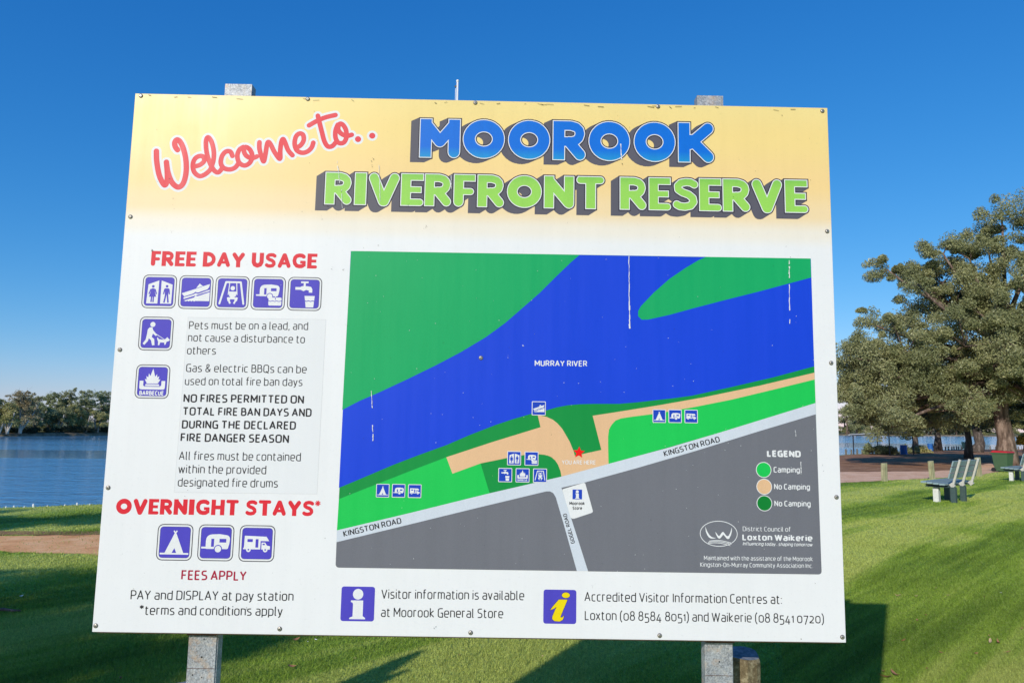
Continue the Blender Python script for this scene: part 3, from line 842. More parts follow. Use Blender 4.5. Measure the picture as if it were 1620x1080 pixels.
# artwork of the sign: lettering, map and pictograms measured in millimetres on the sheet
ART = {'lines': [('Pets must be on a lead, and', 240.1, 816.3, 635.0, 811.8, 27.0, 0.105, 'ink', 0),
           ('not cause a disturbance to', 239.4, 857.2, 626.4, 856.3, 27.0, 0.105, 'ink', 0), ('others', 239.3, 900.2, 334.6, 899.7, 26.8, 0.105, 'ink', 0),
           ('Gas & electric BBQs can be', 240.2, 958.5, 637.3, 955.9, 27.1, 0.105, 'ink', 0),
           ('used on total fire ban days', 239.1, 1001.7, 625.8, 998.5, 26.9, 0.105, 'ink', 0),
           ('NO FIRES PERMITTED ON', 239.3, 1058.7, 632.4, 1056.1, 27.5, 0.165, 'ink', 0),
           ('TOTAL FIRE BAN DAYS AND', 240.4, 1101.0, 659.5, 1098.5, 27.3, 0.165, 'ink', 0), ('DURING THE DECLARED', 240.0, 1143.7, 610.2, 1141.4, 27.3, 0.165, 'ink', 0),
           ('FIRE DANGER SEASON', 238.6, 1186.1, 589.8, 1185.2, 27.5, 0.165, 'ink', 0),
           ('All fires must be contained', 237.6, 1245.1, 632.4, 1243.2, 27.7, 0.105, 'ink', 0),
           ('within the provided', 238.7, 1288.2, 522.1, 1286.5, 27.7, 0.105, 'ink', 0), ('designated fire drums', 238.8, 1330.0, 562.5, 1328.9, 27.5, 0.105, 'ink', 0),
           ('FEES APPLY', 270.9, 1623.3, 476.8, 1622.9, 30.5, 0.15, 'crimson', 0),
           ('PAY and DISPLAY at pay station', 113.9, 1686.4, 631.1, 1683.3, 29.4, 0.105, 'ink', 0),
           ('*terms and conditions apply', 146.2, 1732.9, 598.8, 1729.7, 29.2, 0.105, 'ink', 0),
           ('Visitor information is available', 912.2, 1672.3, 1368.1, 1670.5, 29.4, 0.105, 'ink', 0),
           ('at Moorook General Store', 912.0, 1728.4, 1301.9, 1727.0, 29.2, 0.105, 'ink', 0),
           ('Accredited Visitor Information Centres at:', 1562.9, 1671.0, 2197.0, 1670.8, 29.4, 0.105, 'ink', 0),
           ('Loxton (08 8584 8051) and Waikerie (08 8541 0720)', 1563.1, 1728.9, 2330.8, 1728.7, 29.3, 0.105, 'ink', 0)],
 'maplines': [('MURRAY RIVER', 1392.8, 918.8, 1566.3, 917.0, 19.4, 0.15, 'white', 0), ('KINGSTON ROAD', 784.2, 1481.0, 967.8, 1435.6, 18.6, 0.14, 'ink', 0),
              ('KINGSTON ROAD', 1823.1, 1208.4, 2006.0, 1157.3, 18.4, 0.14, 'ink', 0), ('GOGEL ROAD', 1529.6, 1488.2, 1501.9, 1395.9, 12.5, 0.15, 'ink', 0),
              ('YOU ARE HERE', 1486.1, 1238.9, 1596.0, 1238.0, 13.5, 0.13, 'white', 0), ('LEGEND', 2161.7, 1203.7, 2269.6, 1203.6, 21.4, 0.24, 'white', 0),
              ('Camping', 2181.1, 1254.3, 2266.3, 1254.1, 18.5, 0.15, 'white', 0), ('No Camping', 2181.5, 1308.5, 2298.0, 1308.5, 18.3, 0.15, 'white', 0),
              ('No Camping', 2181.0, 1362.7, 2298.5, 1362.3, 18.2, 0.15, 'white', 0), ('District Council of', 2075.3, 1443.1, 2231.6, 1442.8, 14.6, 0.1, 'white', 0),
              ('Loxton Waikerie', 2074.6, 1472.4, 2300.5, 1472.4, 20.0, 0.19, 'white', 0),
              ('Influencing today...shaping tomorrow', 2074.2, 1488.4, 2300.0, 1488.4, 10.8, 0.14, 'white', 0.2),
              ('Maintained with the assistance of the Moorook', 1947.7, 1536.7, 2300.6, 1534.9, 13.9, 0.11, 'white', 0),
              ('Kingston-On-Murray Community Association Inc.', 1935.4, 1557.8, 2299.9, 1556.4, 13.9, 0.11, 'white', 0),
              ('Moorook', 1511.6, 1369.1, 1560.6, 1368.3, 10.5, 0.2, 'ink', 0), ('Store', 1522.0, 1384.1, 1551.8, 1383.6, 10.5, 0.2, 'ink', 0)],
 'title1': [('M', 984.7, 1126.2, 209.6, 68.3), ('O', 1132.5, 1280.1, 209.4, 67.4), ('O', 1288.4, 1436.6, 209.2, 66.4), ('R', 1443.1, 1559.8, 208.9, 65.5),
            ('O', 1566.1, 1712.6, 208.6, 64.7), ('O', 1722.2, 1869.6, 208.4, 63.8), ('K', 1875.9, 2001.4, 208.1, 62.9)],
 'title2': [('R', 668.3, 762.3, 381.2, 266.3), ('I', 766.6, 813.0, 381.0, 266.0), ('V', 815.7, 923.8, 380.9, 265.8), ('E', 926.6, 1005.1, 380.7, 265.4),
            ('R', 1007.8, 1101.0, 380.5, 265.1), ('F', 1106.6, 1181.9, 380.4, 264.7), ('R', 1187.5, 1281.4, 380.2, 264.4), ('O', 1288.1, 1409.5, 380.0, 264.1),
            ('N', 1415.1, 1519.7, 379.8, 263.6), ('T', 1526.2, 1624.1, 379.6, 263.2), ('R', 1674.6, 1768.2, 379.3, 262.7), ('E', 1773.9, 1850.7, 379.2, 262.3),
            ('S', 1855.8, 1945.9, 379.0, 262.0), ('E', 1947.0, 2024.8, 378.8, 261.7), ('R', 2028.0, 2124.3, 378.6, 261.4), ('V', 2126.9, 2234.9, 378.5, 261.0),
            ('E', 2241.2, 2321.7, 378.3, 260.6)],
 'heads': [('FREE DAY USAGE', 97.1, 604.8, 654.7, 603.6, 52.0), ('OVERNIGHT STAYS', 44.5, 1421.1, 683.3, 1418.0, 50.1)],
 'ast': (694.5, 1376.8),
 'script': [(24, [(87.7, 205.1), (91.3, 240.1), (101.7, 284.3), (114.7, 312.4), (125.8, 324.2), (131.9, 305.8), (128.9, 271.0), (124.5, 243.2)]),
            (24,
             [(124.5, 243.2), (131.7, 277.3), (144.8, 308.7), (159.4, 325.4), (174.3, 330.1), (187.8, 314.1), (193.8, 276.0), (189.7, 231.6), (178.6, 193.6),
              (166.1, 170.2), (154.6, 163.4), (147.9, 173.8), (151.4, 189.1), (159.4, 199.1)]),
            (21,
             [(220.6, 256.4), (238.6, 251.0), (252.4, 236.7), (247.7, 220.9), (231.8, 220.6), (219.1, 232.3), (214.9, 253.4), (221.9, 276.7), (239.9, 290.2),
              (259.0, 283.5), (275.1, 268.0)]),
            (21,
             [(275.1, 268.0), (283.5, 236.0), (283.4, 204.2), (273.9, 169.2), (260.6, 152.2), (254.1, 166.4), (258.9, 204.7), (272.3, 242.6), (288.6, 269.0),
              (303.6, 275.6), (315.6, 260.8)]),
            (21, [(347.8, 216.8), (339.6, 201.7), (324.3, 202.0), (312.4, 217.6), (309.5, 241.8), (319.8, 259.4), (340.2, 264.7), (358.2, 258.6), (367.9, 245.7)]),
            (21,
             [(382.7, 184.2), (369.8, 194.7), (364.3, 216.5), (372.5, 240.5), (391.3, 249.7), (409.1, 238.5), (415.1, 215.4), (406.6, 193.9), (390.7, 184.0),
              (385.2, 195.6), (394.3, 214.6), (414.3, 223.1), (431.1, 217.0)]),
            (21,
             [(437.0, 166.4), (438.2, 188.1), (445.7, 213.5), (455.3, 233.7), (460.0, 206.8), (463.2, 174.8), (467.6, 164.5), (476.7, 174.5), (490.3, 199.8),
              (509.9, 223.6), (509.6, 193.0), (511.8, 164.2), (517.4, 153.1), (525.5, 167.1), (536.6, 192.4), (552.2, 210.0)]),
            (21,
             [(562.6, 184.2), (578.6, 173.6), (587.7, 156.1), (584.9, 136.9), (572.4, 132.1), (560.6, 143.9), (557.6, 169.6), (566.0, 191.8), (583.6, 200.4),
              (601.8, 196.2), (615.9, 181.8), (621.2, 163.8)]),
            (21, [(632.3, 66.9), (638.9, 90.7), (649.1, 125.9), (659.1, 157.8), (670.9, 175.5), (685.7, 175.2), (697.4, 162.1)]),
            (21, [(603.6, 102.4), (628.8, 86.4), (659.1, 72.2), (692.7, 63.0)]),
            (21,
             [(702.1, 97.7), (695.6, 118.5), (696.7, 144.2), (707.3, 161.9), (724.5, 161.6), (733.6, 143.4), (731.3, 116.4), (719.4, 97.3), (708.2, 95.0), (704.0, 113.1),
              (715.8, 129.6), (734.6, 136.9), (751.7, 132.7)]),
            (27, [(773.8, 147.7), (774.2, 148.0)]), (27, [(822.0, 134.4), (822.4, 134.7)])],
 'mp': {'panel': [(766.4, 540.3), (2324.4, 536.2), (2328.3, 1576.2), (760.8, 1577.4)],
        'meadow': [(766.4, 540.3), (2324.4, 536.2), (2324.8, 1061.9), (1730.8, 1247.2), (760.5, 1498.2)],
        'river': [(760.5, 1325.8), (804.9, 1306.9), (933.5, 1249.9), (1018.2, 1215.9), (1106.2, 1182.7), (1182.2, 1148.5), (1264.7, 1115.1), (1326.8, 1093.4),
                  (1384.4, 1075.8), (1432.9, 1064.0), (1466.3, 1053.6), (1503.8, 1046.1), (1545.7, 1041.9), (1588.6, 1040.1), (1673.4, 1038.6), (1734.2, 1032.4),
                  (1787.9, 1025.2), (1849.7, 1017.4), (1914.1, 1007.6), (2045.5, 976.8), (2186.1, 942.1), (2325.2, 902.9), (2325.5, 536.8), (765.8, 541.2)],
        'far_bank': [(766.5, 540.7), (1539.9, 538.3), (1512.1, 562.9), (1459.0, 616.1), (1406.2, 671.2), (1353.6, 719.5), (1290.8, 776.4), (1228.3, 824.4),
                     (1145.1, 876.8), (1062.2, 922.6), (969.3, 970.4), (876.9, 1015.9), (815.4, 1044.0), (760.5, 1074.0)],
        'island': [(1969.2, 537.2), (1941.0, 550.2), (1897.7, 577.2), (1843.7, 615.3), (1789.8, 664.0), (1746.8, 710.1), (1737.1, 727.4), (1737.0, 744.6),
                   (1748.6, 756.2), (1769.9, 755.8), (1842.3, 738.4), (1927.8, 713.1), (2035.1, 683.1), (2142.7, 654.0), (2324.4, 601.7), (2324.4, 536.2)],
        'tan': [(1106.8, 1222.2), (1255.2, 1171.0), (1413.8, 1119.7), (1403.8, 1079.6), (1433.1, 1085.4), (1454.0, 1094.3), (1468.7, 1105.5), (1485.5, 1123.8),
                (1499.1, 1146.3), (1510.7, 1165.7), (1517.0, 1181.0), (1523.3, 1195.3), (1527.5, 1210.6), (1614.7, 1190.3), (1585.5, 1079.3), (1671.2, 1064.7),
                (1807.5, 1040.5), (1950.6, 1013.0), (2138.8, 970.9), (2325.1, 924.1), (2325.4, 946.6), (2187.0, 982.7), (2045.1, 1018.7), (1922.8, 1044.8),
                (1796.7, 1068.8), (1713.0, 1080.6), (1678.6, 1086.6), (1660.7, 1094.0), (1648.1, 1108.1), (1639.7, 1123.3), (1636.6, 1146.1), (1636.9, 1187.3),
                (1638.3, 1235.6), (1484.3, 1279.7), (1481.1, 1261.5), (1472.9, 1240.8), (1463.3, 1227.0), (1451.8, 1217.0), (1440.4, 1212.0), (1427.9, 1209.2),
                (1400.9, 1207.1), (1369.9, 1209.3), (1305.8, 1221.4), (1219.2, 1240.4), (1128.1, 1274.9)],
        'camp_left': [(762.0, 1362.1), (887.2, 1310.6), (1009.1, 1260.9), (1106.8, 1222.2), (1128.1, 1274.9), (1219.2, 1240.4), (1250.7, 1336.2), (992.8, 1402.8),
                      (760.0, 1462.4)],
        'camp_right': [(1638.3, 1235.6), (1636.9, 1187.3), (1636.6, 1146.1), (1639.7, 1123.3), (1648.1, 1108.1), (1660.7, 1094.0), (1678.6, 1086.6), (1713.0, 1080.6),
                       (1796.7, 1068.8), (1922.8, 1044.8), (2045.1, 1018.7), (2187.0, 982.7), (2325.4, 946.6), (2325.6, 1025.4), (2005.1, 1127.5), (1670.7, 1226.9)],
        'road': [(760.0, 1461.2), (992.8, 1402.8), (1250.6, 1335.8), (1481.0, 1279.4), (1639.5, 1234.8), (1837.4, 1178.8), (2005.1, 1127.5), (2325.7, 1024.7),
                 (2328.3, 1576.2), (760.8, 1577.4)],
        'grey_left': [(760.5, 1498.2), (993.9, 1438.8), (1197.3, 1386.5), (1411.9, 1332.5), (1435.1, 1326.8), (1447.5, 1326.6), (1457.8, 1331.9), (1466.2, 1345.0),
                      (1491.3, 1425.2), (1536.4, 1577.1), (760.8, 1577.6)],
        'grey_right': [(1484.5, 1314.3), (1559.8, 1296.4), (1730.8, 1247.2), (1920.6, 1189.8), (2130.8, 1122.3), (2325.2, 1061.9), (2328.3, 1576.2), (1572.7, 1577.4)],
        'card': [(1486.6, 1319.5), (1556.7, 1297.3), (1561.9, 1298.4), (1587.8, 1388.3), (1584.7, 1392.6), (1524.1, 1413.2), (1515.9, 1410.7)],
        'you_star': ((1540.9, 1200.1),)},
 'circ': [((2147.8, 1246.2), 'camp'), ((2148.3, 1300.5), 'tan'), ((2147.7, 1353.7), 'dark')],
 'logo': ((1996.6, 1452.8), (2057.0, 1451.8), (1997.4, 1413.0)),
 'pics': [('toilets', 132.8, 691.1, 113.5, 'big'), ('ramp', 254.5, 691.2, 113.6, 'big'), ('swing', 375.3, 691.3, 113.8, 'big'), ('dump', 496.2, 690.5, 113.9, 'big'),
          ('tap', 617.8, 690.1, 114.0, 'big'), ('dog', 132.4, 832.9, 112.8, 'big'), ('bbq', 132.4, 991.9, 111.9, 'big'), ('tent', 241.7, 1506.4, 114.3, 'big'),
          ('caravan', 373.3, 1506.0, 114.4, 'big'), ('motorhome', 505.2, 1506.4, 114.5, 'big'), ('info', 836.6, 1689.2, 106.8, 'plain'),
          ('info_yellow', 1482.7, 1688.8, 105.4, 'plain'), ('ramp', 1407.2, 1058.2, 45.9, 'map'), ('toilets', 1328.6, 1221.8, 45.5, 'map'),
          ('dump', 1385.5, 1222.1, 45.5, 'map'), ('tap', 1300.4, 1276.6, 45.4, 'map'), ('bbq', 1357.0, 1276.5, 45.4, 'map'), ('swing', 1414.0, 1276.4, 45.4, 'map'),
          ('tent', 903.2, 1332.8, 43.0, 'map'), ('caravan', 954.7, 1332.4, 43.1, 'map'), ('motorhome', 1007.1, 1332.6, 43.2, 'map'),
          ('tent', 1805.5, 1076.6, 43.9, 'map'), ('caravan', 1858.0, 1076.1, 44.0, 'map'), ('motorhome', 1911.2, 1076.0, 44.0, 'map'),
          ('info', 1536.2, 1334.8, 31.0, 'plain')],
 'screws': [(20.2, 8.7), (594.8, 7.5), (1174.1, 8.5), (1808.6, 8.3), (2381.9, 11.9), (17.3, 436.9), (17.5, 888.6), (14.9, 1337.6), (10.4, 1767.7), (592.3, 1769.3),
            (1199.0, 1772.6), (1802.4, 1773.0), (2388.5, 1769.8), (2384.0, 440.4), (2382.5, 890.7), (2384.9, 1330.5), (1212.7, 894.6)],
 'sticker': [(234.3, 776.2), (693.0, 775.7), (690.5, 1347.1), (228.4, 1349.1)],
 'streaks': [((1706.1, 539.5), (1706.6, 663.4), 3, 'w'), ((1706.6, 663.4), (1708.0, 802.9), 5, 'w'), ((2250.9, 544.2), (2249.1, 605.3), 4, 'w'),
             ((2248.4, 627.1), (2246.5, 761.0), 4, 'w'), ((853.8, 1010.0), (858.9, 1066.1), 3, 'w'), ((861.9, 1121.9), (865.9, 1173.3), 4, 'w'),
             ((1351.0, 849.8), (1353.1, 854.0), 5, 'w'), ((2254.6, 1115.1), (2257.1, 1135.8), 2.5, 'w'), ((2270.2, 1218.0), (2269.9, 1259.0), 3, 'w'),
             ((706.5, 227.3), (718.4, 305.4), 3, 'w'), ((725.8, 327.5), (730.6, 393.9), 2, 'w'), ((849.7, 240.0), (858.5, 369.2), 2, 'w'),
             ((1678.4, 145.8), (1681.5, 209.1), 4, 'w'), ((1097.1, 270.7), (1099.3, 319.8), 2.5, 'w')],
 'specks': [(85.0, 127.8), (116.9, 430.5), (161.1, 390.0), (164.4, 407.6), (157.8, 372.4), (489.1, 281.1), (504.1, 447.0), (827.1, 213.5), (825.9, 240.5), (725.8, 327.5),
            (953.2, 373.9), (665.5, 423.9), (714.2, 411.9), (1015.4, 445.5), (857.3, 518.9), (1498.6, 427.1), (1877.6, 470.3), (2240.0, 31.1), (2086.7, 187.0),
            (2239.4, 496.2), (1682.5, 213.6), (158.8, 482.4), (1007.2, 458.9), (683.0, 383.8), (2362.5, 1032.1), (2345.0, 1227.0), (2346.3, 1247.5), (702.9, 598.1),
            (97.6, 549.0), (138.0, 301.8), (100.2, 313.7), (745.5, 601.6), (480.6, 1704.9), (121.6, 1651.5), (1083.9, 1754.8), (2256.2, 1777.5), (1588.0, 1620.6)]}

# ------------------------------------------------------------------ the sign
BOARD_W, BOARD_H = 2.4, 1.7871
TLC = Vector((-1.3098153, 2.40398467, 2.74851774))
AX = Vector((0.99993032, 0.00998914, -0.0062905)).normalized()
UPV = Vector((0.00629045, 0.00003567, 0.99998021)).normalized()
NZ = AX.cross(UPV).normalized()
H0 = 2.7685        # top edge above the ground
sign = bpy.data.objects.new('sign', None)
COL.objects.link(sign)
org = TLC + AX * 1.2 - UPV * H0
sign.matrix_world = Matrix(((AX.x, UPV.x, NZ.x, org.x), (AX.y, UPV.y, NZ.y, org.y), (AX.z, UPV.z, NZ.z, org.z), (0, 0, 0, 1)))
tag(sign, 'big welcome sign with coloured map standing on two galvanised posts', 'sign')
def bx(x): return x / 1000.0 - 1.2
def by(y): return H0 - y / 1000.0

# panel with rounded-over edge
M_PANEL = None
def mat_panel():
    m = Nt('sign_sheet', 0.32, 0.26)
    sep = m.add('ShaderNodeSeparateXYZ'); m.l.new(m.tc.outputs['Object'], sep.inputs[0])
    mr = m.add('ShaderNodeMapRange'); mr.inputs[1].default_value = by(560); mr.inputs[2].default_value = by(0)
    m.l.new(sep.outputs[1], mr.inputs[0])
    white = (0.745, 0.75, 0.76, 1)
    c = m.ramp(mr.outputs[0], [(0.0, white), (0.09, white), (0.19, (0.77, 0.715, 0.62, 1)), (0.31, (0.80, 0.62, 0.36, 1)), (0.50, (0.82, 0.59, 0.26, 1)), (0.80, (0.82, 0.62, 0.24, 1)), (1.0, (0.81, 0.64, 0.26, 1))], 'EASE')
    vs = m.mapping((22, 0.9, 1))
    st = m.noise(1.0, 5, 0.7, vs)
    bl = m.noise(3.0, 4, 0.6)
    fine = m.noise(90, 3, 0.8)
    wear = m.mix(0.5, st, bl)
    c = m.mix(1.0, c, m.ramp(wear, [(0.33, G(0.96)), (0.55, G(1.0)), (0.7, G(1.02))]), 'MULTIPLY')
    grime = m.ramp(fine, [(0.28, G(0.86)), (0.42, G(1.0))])
    c = m.mix(0.5, c, m.mix(1.0, c, grime, 'MULTIPLY'))
    m.color(c)
    m.rough(m.ramp(wear, [(0.3, G(0.30)), (0.7, G(0.45))]))
    m.bump(bl, 0.05, 0.004)
    return m.m
M_PANEL = mat_panel()
M_EDGE = aged('sheet_edge', (0.72, 0.72, 0.72, 1), 0.4, 0.1)
mb = MB(); mb.box((-1.2, by(1787.1), -0.004), (1.2, by(0), 0.0))
panel = mb.build('panel', [M_PANEL], sign, bevel=0.0012)
# steel frame behind the sheet
mb = MB()
mb.box((-1.185, by(1790.5), -0.040), (1.185, by(1760), -0.0045))
mb.box((-1.185, by(40), -0.040), (1.185, by(12), -0.0045))
mb.box((-1.188, by(1759), -0.040), (-1.158, by(41), -0.0045))
mb.box((1.158, by(1759), -0.040), (1.188, by(41), -0.0045))
mb.box((-1.157, by(920), -0.040), (1.157, by(880), -0.0045))
mb.build('steel_frame', M_RUST, sign)

# --- flat shapes on the sheet ---
LAYER = 0.00012
class Art:
    """flat inked shapes in sheet millimetres; each level lies a hair above the one below"""
    def __init__(self):
        self.v, self.f, self.mi, self.mats = [], [], [], []
    def slot(self, key):
        if key not in self.mats: self.mats.append(key)
        return self.mats.index(key)
    def tris(self, verts, faces, key, level):
        b = len(self.v)
        for p in verts: self.v.append((bx(p[0]), by(p[1]), LAYER * level))
        s = self.slot(key)
        for f in faces:
            a, bb, c = (verts[f[0]], verts[f[1]], verts[f[2]])
            ar = (bb[0]-a[0])*(c[1]-a[1]) - (c[0]-a[0])*(bb[1]-a[1])
            f2 = tuple(b + i for i in (f if ar < 0 else reversed(f)))
            self.f.append(f2); self.mi.append(s)
    def polys(self, polys, key, level):
        vs, fs = union(polys)
        self.tris(vs, fs, key, level)
    def build(self, name, parent):
        me = bpy.data.meshes.new(name)
        me.from_pydata(self.v, [], self.f)
        for k in self.mats: me.materials.append(EXTRA.get(k) or MI[k])
        me.polygons.foreach_set('material_index', self.mi)
        me.update()
        return link_mesh(name, me, parent)
EXTRA = {}

def union(polys):
    """merge overlapping outlines into one set of triangles that do not overlap"""
    vs, fs = [], []
    for p in polys:
        ar = sum(p[i][0]*p[(i+1) % len(p)][1] - p[(i+1) % len(p)][0]*p[i][1] for i in range(len(p)))
        if abs(ar) < 1e-9: continue
        if ar < 0: p = p[::-1]
        b = len(vs)
        vs += [Vector((q[0], q[1])) for q in p]
        fs.append(list(range(b, b + len(p))))
    r = delaunay_2d_cdt(vs, [], fs, 0, 1e-5, True)
    ov, of, oid = r[0], r[2], r[5]
    return [(p[0], p[1]) for p in ov], [f for f, i in zip(of, oid) if len(i)]

def disc(x, y, r, n=14):
    return [(x + r*math.cos(2*math.pi*k/n + .1), y + r*math.sin(2*math.pi*k/n + .1)) for k in range(n)]
def seg(a, b, w, e0=0.0, e1=0.0):
    dx, dy = b[0]-a[0], b[1]-a[1]; l = math.hypot(dx, dy) or 1e-9
    dx, dy = dx/l, dy/l; h = w/2
    a = (a[0]-dx*e0, a[1]-dy*e0); b = (b[0]+dx*e1, b[1]+dy*e1)
    return [(a[0]-dy*h, a[1]+dx*h), (b[0]-dy*h, b[1]+dx*h), (b[0]+dy*h, b[1]-dx*h), (a[0]+dy*h, a[1]-dx*h)]
def stroke(pts, w, c0='b', c1='b', d=0.0, closed=False, nd=10):
    """thick line; c: b = cut end, s = squared out by half its width, r = round; d grows it all round"""
    out = []
    W2 = w + 2*d
    n = len(pts)
    rng_ = range(n) if closed else range(n - 1)
    for i in rng_:
        a, b = pts[i], pts[(i+1) % n]
        e0 = e1 = 0.0
        if not closed and i == 0: e0 = {'b': d, 's': w/2 + d, 'r': 0}[c0]
        if not closed and i == n-2: e1 = {'b': d, 's': w/2 + d, 'r': 0}[c1]
        out.append(seg(a, b, W2, e0, e1))
    for i in range(n):
        if closed or 0 < i < n-1 or (i == 0 and c0 == 'r') or (i == n-1 and c1 == 'r'):
            out.append(disc(pts[i][0], pts[i][1], W2/2, nd))
    return out
def rounded(pts, R=20, closed=False, k=4):
    """pts: (x, y[, r]); corners rounded by r"""
    n = len(pts); out = []
    for i in range(n):
        p = pts[i]; r = p[2] if len(p) > 2 else R
        if (not closed and i in (0, n-1)) or r <= 0:
            out.append((p[0], p[1])); continue
        a, b = pts[i-1], pts[(i+1) % n]
        la = math.hypot(a[0]-p[0], a[1]-p[1]); lb = math.hypot(b[0]-p[0], b[1]-p[1])
        rr = min(r, la*0.5, lb*0.5)
        A = (p[0]+(a[0]-p[0])/la*rr, p[1]+(a[1]-p[1])/la*rr)
        B = (p[0]+(b[0]-p[0])/lb*rr, p[1]+(b[1]-p[1])/lb*rr)
        for j in range(k+1):
            t = j/k
            u = 1-t
            # keep the corner fuller than a plain parabola
            out.append((A[0]*u**3 + 3*u*u*t*(A[0]*.4+p[0]*.6) + 3*u*t*t*(B[0]*.4+p[0]*.6) + B[0]*t**3,
                        A[1]*u**3 + 3*u*u*t*(A[1]*.4+p[1]*.6) + 3*u*t*t*(B[1]*.4+p[1]*.6) + B[1]*t**3))
    return out

# single-line alphabet: cap height 100, x height 74
FONT = {
 'a': "8,74 44,74 44,0|44,42 4,42 4,0 44,0", 'b': "4,104 4,0,0 46,0 46,74 4,74", 'c': "38,74 4,74 4,0 38,0", 'd': "46,104 46,0,0 4,0 4,74 46,74",
 'e': "42,0 4,0 4,74 46,74 46,36,0 4,36", 'f': "30,104 11,104 11,0|0,72 28,72", 'g': "46,0 4,0 4,74 46,74,0 46,-24 6,-24", 'h': "4,104 4,0|4,74 44,74 44,0",
 'i': "4,74 4,0|4,95 4,104", 'j': "8,74 8,-24 -4,-24|8,95 8,104", 'k': "4,104 4,0|38,74 5,38,0 42,0", 'l': "4,104 4,0 14,0", 'm': "4,0 4,74,0 36,74 36,0|36,74 68,74 68,0",
 'n': "4,0 4,74,0 44,74 44,0", 'o': "z4,0 46,0 46,74 4,74", 'p': "4,-24 4,74,0 46,74 46,0 4,0", 'q': "46,-24 46,74,0 4,74 4,0 46,0", 'r': "4,0 4,74,0 28,74",
 's': "38,74 4,74 4,40 40,34 40,0 2,0", 't': "10,94 10,0 30,0|0,74 28,74", 'u': "4,74 4,0 44,0,0 44,74", 'v': "0,74 20,0,0 40,74", 'w': "0,74 15,0,0 31,70,0 47,0,0 62,74",
 'x': "0,74 38,0|38,74 0,0", 'y': "0,74 20,0|40,74 17,-16,8 4,-24", 'z': "2,74 38,74,0 0,0,0 40,0",
 'A': "0,0 27,100,0 54,0|9,32 45,32", 'B': "4,0,0 4,100,0 42,100 42,53 4,53|30,53 48,53 48,0 4,0", 'C': "46,100 4,100 4,0 46,0", 'D': "z4,0,0 52,0,34 52,100,34 4,100,0",
 'E': "42,100 4,100,0 4,0,0 42,0|4,52 38,52", 'F': "42,100 4,100,0 4,0|4,50 38,50", 'G': "50,100 4,100 4,0 50,0,0 50,48,0 30,48", 'H': "4,0 4,100|52,0 52,100|4,52 52,52",
 'I': "4,0 4,100", 'J': "30,100 30,0 4,0", 'K': "4,0 4,100|46,100 5,50,0 48,0", 'L': "4,100 4,0,0 40,0", 'M': "4,0 4,100,0 34,30,0 64,100,0 64,0", 'N': "4,0 4,100,0 52,0,0 52,100",
 'O': "z4,0 56,0 56,100 4,100", 'P': "4,0 4,100,0 48,100 48,44 4,44", 'Q': "z4,0 56,0 56,100 4,100|32,16 58,-14", 'R': "4,0 4,100,0 46,100 46,46 4,46|26,46 50,0",
 'S': "44,100 4,100 4,52 46,50 46,0 2,0", 'T': "0,100 50,100|25,100 25,0", 'U': "4,100 4,0 50,0 50,100", 'V': "0,100 26,0,0 52,100", 'W': "0,100 20,0,0 40,95,0 60,0,0 80,100",
 'X': "0,100 50,0|50,100 0,0", 'Y': "0,100 25,46,0 50,100|25,46 25,0", 'Z': "2,100 46,100,0 2,0,0 46,0",
 '0': "z4,0 50,0 50,78 4,78", '1': "2,62 16,76,0 16,0", '2': "4,76 42,76 42,40 4,4,0 4,0,0 46,0", '3': "4,76 42,76 42,28 14,28|30,28 44,28 44,-22 2,-22",
 '4': "30,78 2,6,0 50,6|36,40 36,-22", '5': "44,78 8,78,0 8,36,0 44,36 44,-22 2,-22", '6': "40,102 4,102 4,0 46,0 46,58 4,58", '7': "2,78 46,78,0 18,-22", '8': "z8,54 44,54 44,102 8,102|z4,0 48,0 48,54 4,54",
 '9': "46,20 4,20 4,78 46,78 46,-22 8,-22", ',': "8,8 2,-16", '.': "4,0 4,7", ':': "4,0 4,8|4,58 4,66", '(': "20,112 4,84 4,4 20,-24", ')': "2,112 18,84 18,4 2,-24", '-': "2,36 24,36",
 '*': "16,110 16,66|-2,99 34,77|34,99 -2,77", '&': "52,2 14,60,10 14,100 38,100 38,66 4,40 4,0 40,0 54,40",
}
def parse(s):
    out = []
    for st in s.split('|'):
        closed = st.startswith('z')
        pts = [tuple(float(c) for c in p.split(',')) for p in st.lstrip('z').split()]
        out.append((pts, closed))
    return out
_gc = {}
def glyph(ch, wt):
    """triangles of a letter, cap height 1"""
    key = (ch, wt)
    if key in _gc: return _gc[key]
    polys = []; xmax = 0
    for pts, closed in parse(FONT[ch]):
        xmax = max(xmax, max(p[0] for p in pts))
        q = rounded(pts, 22 if ch.isupper() or ch.isdigit() else 19, closed)
        q = [(x/100, y/100*(1-wt) + wt/2) for x, y in q]     # keep the height with heavy strokes
        polys += stroke(q, wt, 'b', 'b', wt*0.0, closed, 8)
        if not closed:      # small square tips so that lines reach the full height
            pass
    vs, fs = union(polys)
    _gc[key] = (vs, fs, xmax/100 + 0.05)
    return _gc[key]

def text_line(art, spec, level):
    text, x0, y0, x1, y1, cap, wt, col, slant = spec
    L = math.hypot(x1-x0, y1-y0)
    ux, uy = (x1-x0)/L, (y1-y0)/L
    vx, vy = uy, -ux
    gap = 0.055 + wt*0.7
    adv = []
    for ch in text:
        adv.append(0.25 if ch == ' ' else glyph(ch, wt)[2] + gap)
    tot = sum(adv) - gap
    k = L / (tot * cap)
    pos = 0.0
    for ch, a in zip(text, adv):
        if ch != ' ':
            vs, fs, _ = glyph(ch, wt)
            out = []
            for x, y in vs:
                px = (pos + x + slant*y) * cap * k; py = y * cap
                out.append((x0 + ux*px + vx*py, y0 + uy*px + vy*py))
            art.tris(out, fs, col, level)
        pos += a

